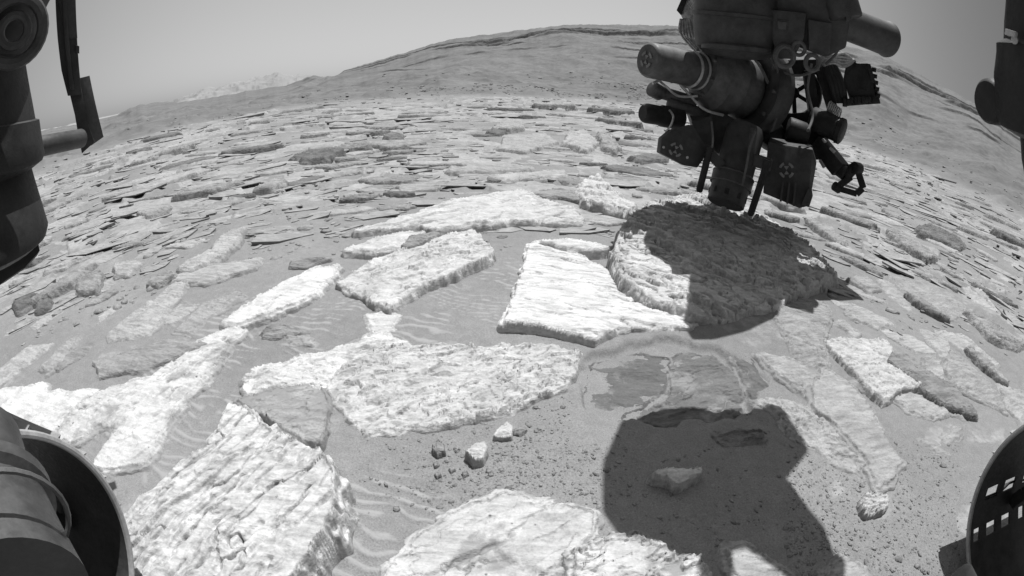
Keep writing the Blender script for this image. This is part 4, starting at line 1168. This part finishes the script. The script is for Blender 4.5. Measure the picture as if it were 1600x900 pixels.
m = MB(); m.ring(P(22, 48, dl - .12), (P(22, 48, dl) - Vector((0, 0, CAMZ))), .038, .008); m.ring(P(22, 48, dl - .12), (P(22, 48, dl) - Vector((0, 0, CAMZ))), .018, .006); m.build('end_cap', hull, sh)
m = MB(); m.plate([(-60, 330), (40, 330), (66, 392), (40, 420), (0, 447), (-80, 470)], dl - .02, .14, .01); m.build('lower_skirt', black, sh)
m = MB()
m.plate([(84, -40), (118, -40), (121, 60), (104, 60)], .95, .03, .001)
m.plate([(86, -20), (118, -20), (120, 50), (128, 148), (106, 150), (96, 110), (90, 60)], .955, .03, .001)
m.plate([(107, 138), (126, 130), (136, 190), (148, 222), (128, 240), (117, 180)], .96, .03, .001)
m.plate([(98, 0), (104, 0), (116, 140), (110, 140)], .94, .02, .001)
m.plate([(118, 70), (124, 72), (124, 84), (118, 82)], .94, .02, .001)
m.build('cable_post', hull)
m = MB(); m.plate([(124, 122), (140, 118), (162, 214), (142, 228)], .975, .03, .001); m.build('cable_post_flange', hull2)
m = MB(); m.cyl(P(30, 236, .85), P(128, 216, .95), .017); m.build('cross_tube', hull)
# --- right housing
dr = .8
m = MB()
def side_lathe(mb, rows, depth, cx_px, n=40): px_lathe(mb, rows, depth, cx_px, n)
px_lathe(m, [(1570, -40), (1573, 0), (1574, 12), (1571, 50), (1570, 78), (1559, 86), (1559, 100), (1557, 118), (1555, 134), (1554, 160), (1555, 199), (1561, 216), (1578, 224), (1594, 230), (1596, 266), (1600, 290)], dr, 1668)
rh = m.build('side_housing', black)
m = MB(); m.lathe(P(1541, 158, .78), P(1590, 160, .84), [(0, .020), (.02, .028), (.08, .032), (.3, .034), (.42, .033), (.5, .026), (1, .024)], 36); m.build('knob', black, rh)
m = MB(); m.bar(P(1572, 50, .715), P(1588, 55, .70), .006, .008, .001); m.cyl(P(1585, 63, .70), P(1586, 63, .72), .005); m.build('trim', bare, rh)

# --- wheels
def wheel(x0, x1, cy_, cz_, r, holes, dirn):
    root = MB(); n = 144; nx = 22
    V = {}
    def vv(i, k, rr_):
        key = (i, k % n, rr_)
        if key not in V:
            a = 2 * math.pi * k / n; x = x0 + (x1 - x0) * i / nx
            bulge = 1 + .02 * math.sin(math.pi * i / nx)
            V[key] = root.b.verts.new((x, cy_ + r * bulge * rr_ * math.cos(a), cz_ + r * bulge * rr_ * math.sin(a)))
        return V[key]
    def hole(i, k):
        a = (360 * (k + .5) / n) % 360; a = a - 360 if a > 180 else a
        x = abs(x0 + (x1 - x0) * (i + .5) / nx)
        return any(h[0] < x < h[1] and h[2] < a < h[3] for h in holes)
    for i in range(nx):
        for k in range(n):
            if hole(i, k): continue
            root.b.faces.new((vv(i, k, 1), vv(i, k + 1, 1), vv(i + 1, k + 1, 1), vv(i + 1, k, 1)))
            root.b.faces.new((vv(i, k, .975), vv(i + 1, k, .975), vv(i + 1, k + 1, .975), vv(i, k + 1, .975)))
            for (di, dk, e0, e1) in ((-1, 0, (i, k), (i, k + 1)), (1, 0, (i + 1, k), (i + 1, k + 1)), (0, -1, (i, k), (i + 1, k)), (0, 1, (i, k + 1), (i + 1, k + 1))):
                j = i + di
                if j < 0 or j >= nx or hole(j, k + dk):
                    root.b.faces.new((vv(*e0, 1), vv(*e1, 1), vv(*e1, .975), vv(*e0, .975)))
    wo = root.build('front_wheel', wheelm)
    for k in range(24):
        c = MB()
        a = 2 * math.pi * k / 24 + .05
        def cp(x, rr_, off=0.0):
            b = a + off; return Vector((x, cy_ + rr_ * math.cos(b), cz_ + rr_ * math.sin(b)))
        pts = [x0 + (x1 - x0) * t for t in (0, .2, .4, .5, .6, .8, 1)]
        offs = [0, 0, 0, .05, .05, 0, 0]
        for p, q, o1, o2 in zip(pts, pts[1:], offs, offs[1:]):
            c.b.faces.new([c.b.verts.new(v) for v in (cp(p, r, o1), cp(q, r, o2), cp(q, r * 1.055, o2), cp(p, r * 1.055, o1))])
            c.b.faces.new([c.b.verts.new(v) for v in (cp(p, r, o1 + .03), cp(p, r * 1.055, o1), cp(q, r * 1.055, o2), cp(q, r, o2 + .03))])
        c.build('cleat', bare, wo, False)
    t = MB(); t.ring((x0, cy_, cz_), (1, 0, 0), r, .006, 96, 8); t.build('rim_edge', bare, wo)
    h = MB()
    xm = x0 + (x1 - x0) * .55
    h.lathe((xm - dirn * .02, cy_, cz_), (x1, cy_, cz_), [(0, .04), (.1, .07), (.8, .075), (1, .06)], 30)
    h.build('hub', wheelm, wo)
    s_ = MB()
    for k in range(6):
        a = 2 * math.pi * k / 6 + .4
        e = Vector((0, math.cos(a), math.sin(a))); t_ = Vector((0, -math.sin(a), math.cos(a)))
        prev = None
        pl_ = []
        for j in range(7):
            f_ = j / 6; rr_ = .07 + (r * .975 - .07) * f_
            pl_.append(Vector((xm + dirn * .05 * math.sin(f_ * math.pi), cy_, cz_)) + e * rr_ + t_ * .045 * math.sin(f_ * math.pi))
        for p_, q_ in zip(pl_, pl_[1:]): s_.bar(p_, q_, .035, .008, 0)
    s_.lathe((xm - dirn * .03, cy_, cz_), (xm + dirn * .03, cy_, cz_), [(0, .06), (.1, .08), (.9, .08), (1, .06)], 24)
    s_.build('spokes', wheelm, wo)
    return wo
HX = [(1.05, 1.115, -28, -20), (1.14, 1.20, -28, -20), (1.02, 1.045, -50, -42), (1.075, 1.125, -50, -42), (1.15, 1.20, -50, -42), (1.24, 1.28, -28, -20), (1.24, 1.28, -50, -42)]
lw = wheel(-.605, -.93, .083, .245, .220, [], -1)
rw = wheel(1.0, 1.34, .146, .232, .232, HX, 1)
# steering leg in front of the left wheel
m = MB()
a_, b_ = P(-40, 700, .62), P(60, 900, .55)
m.lathe(P(-30, 690, .64), P(30, 930, .5), [(0, .055), (.38, .058), (.42, .075), (.5, .075), (.53, .066), (1, .075)], 36)
leg = m.build('steering_leg', hull)
m = MB(); m.ring(P(12, 822, .48), P(30, 930, .5) - P(-30, 690, .64), .062, .003, 30, 6, (0, 2 * math.pi)); m.build('seam_highlight', hull2, leg)  # seam ring in lighter metal, painting the highlight curve on the leg
m = MB()
m.plate([(0, 690), (22, 718), (52, 742), (66, 764), (60, 800), (40, 790), (0, 728)], .56, .02, .003)
brk = m.build('leg_bracket', hull)
for q in ((17, 722), (50, 758)): MB().cyl(P(q[0], q[1], .545), P(q[0], q[1], .56), .007, n=6).build('bolt', bare, brk)
m = MB(); m.plate([(1478, 905), (1500, 885), (1515, 876), (1530, 905), (1530, 950), (1470, 950)], .98, .05, .01); m.build('rocker_foot', black)
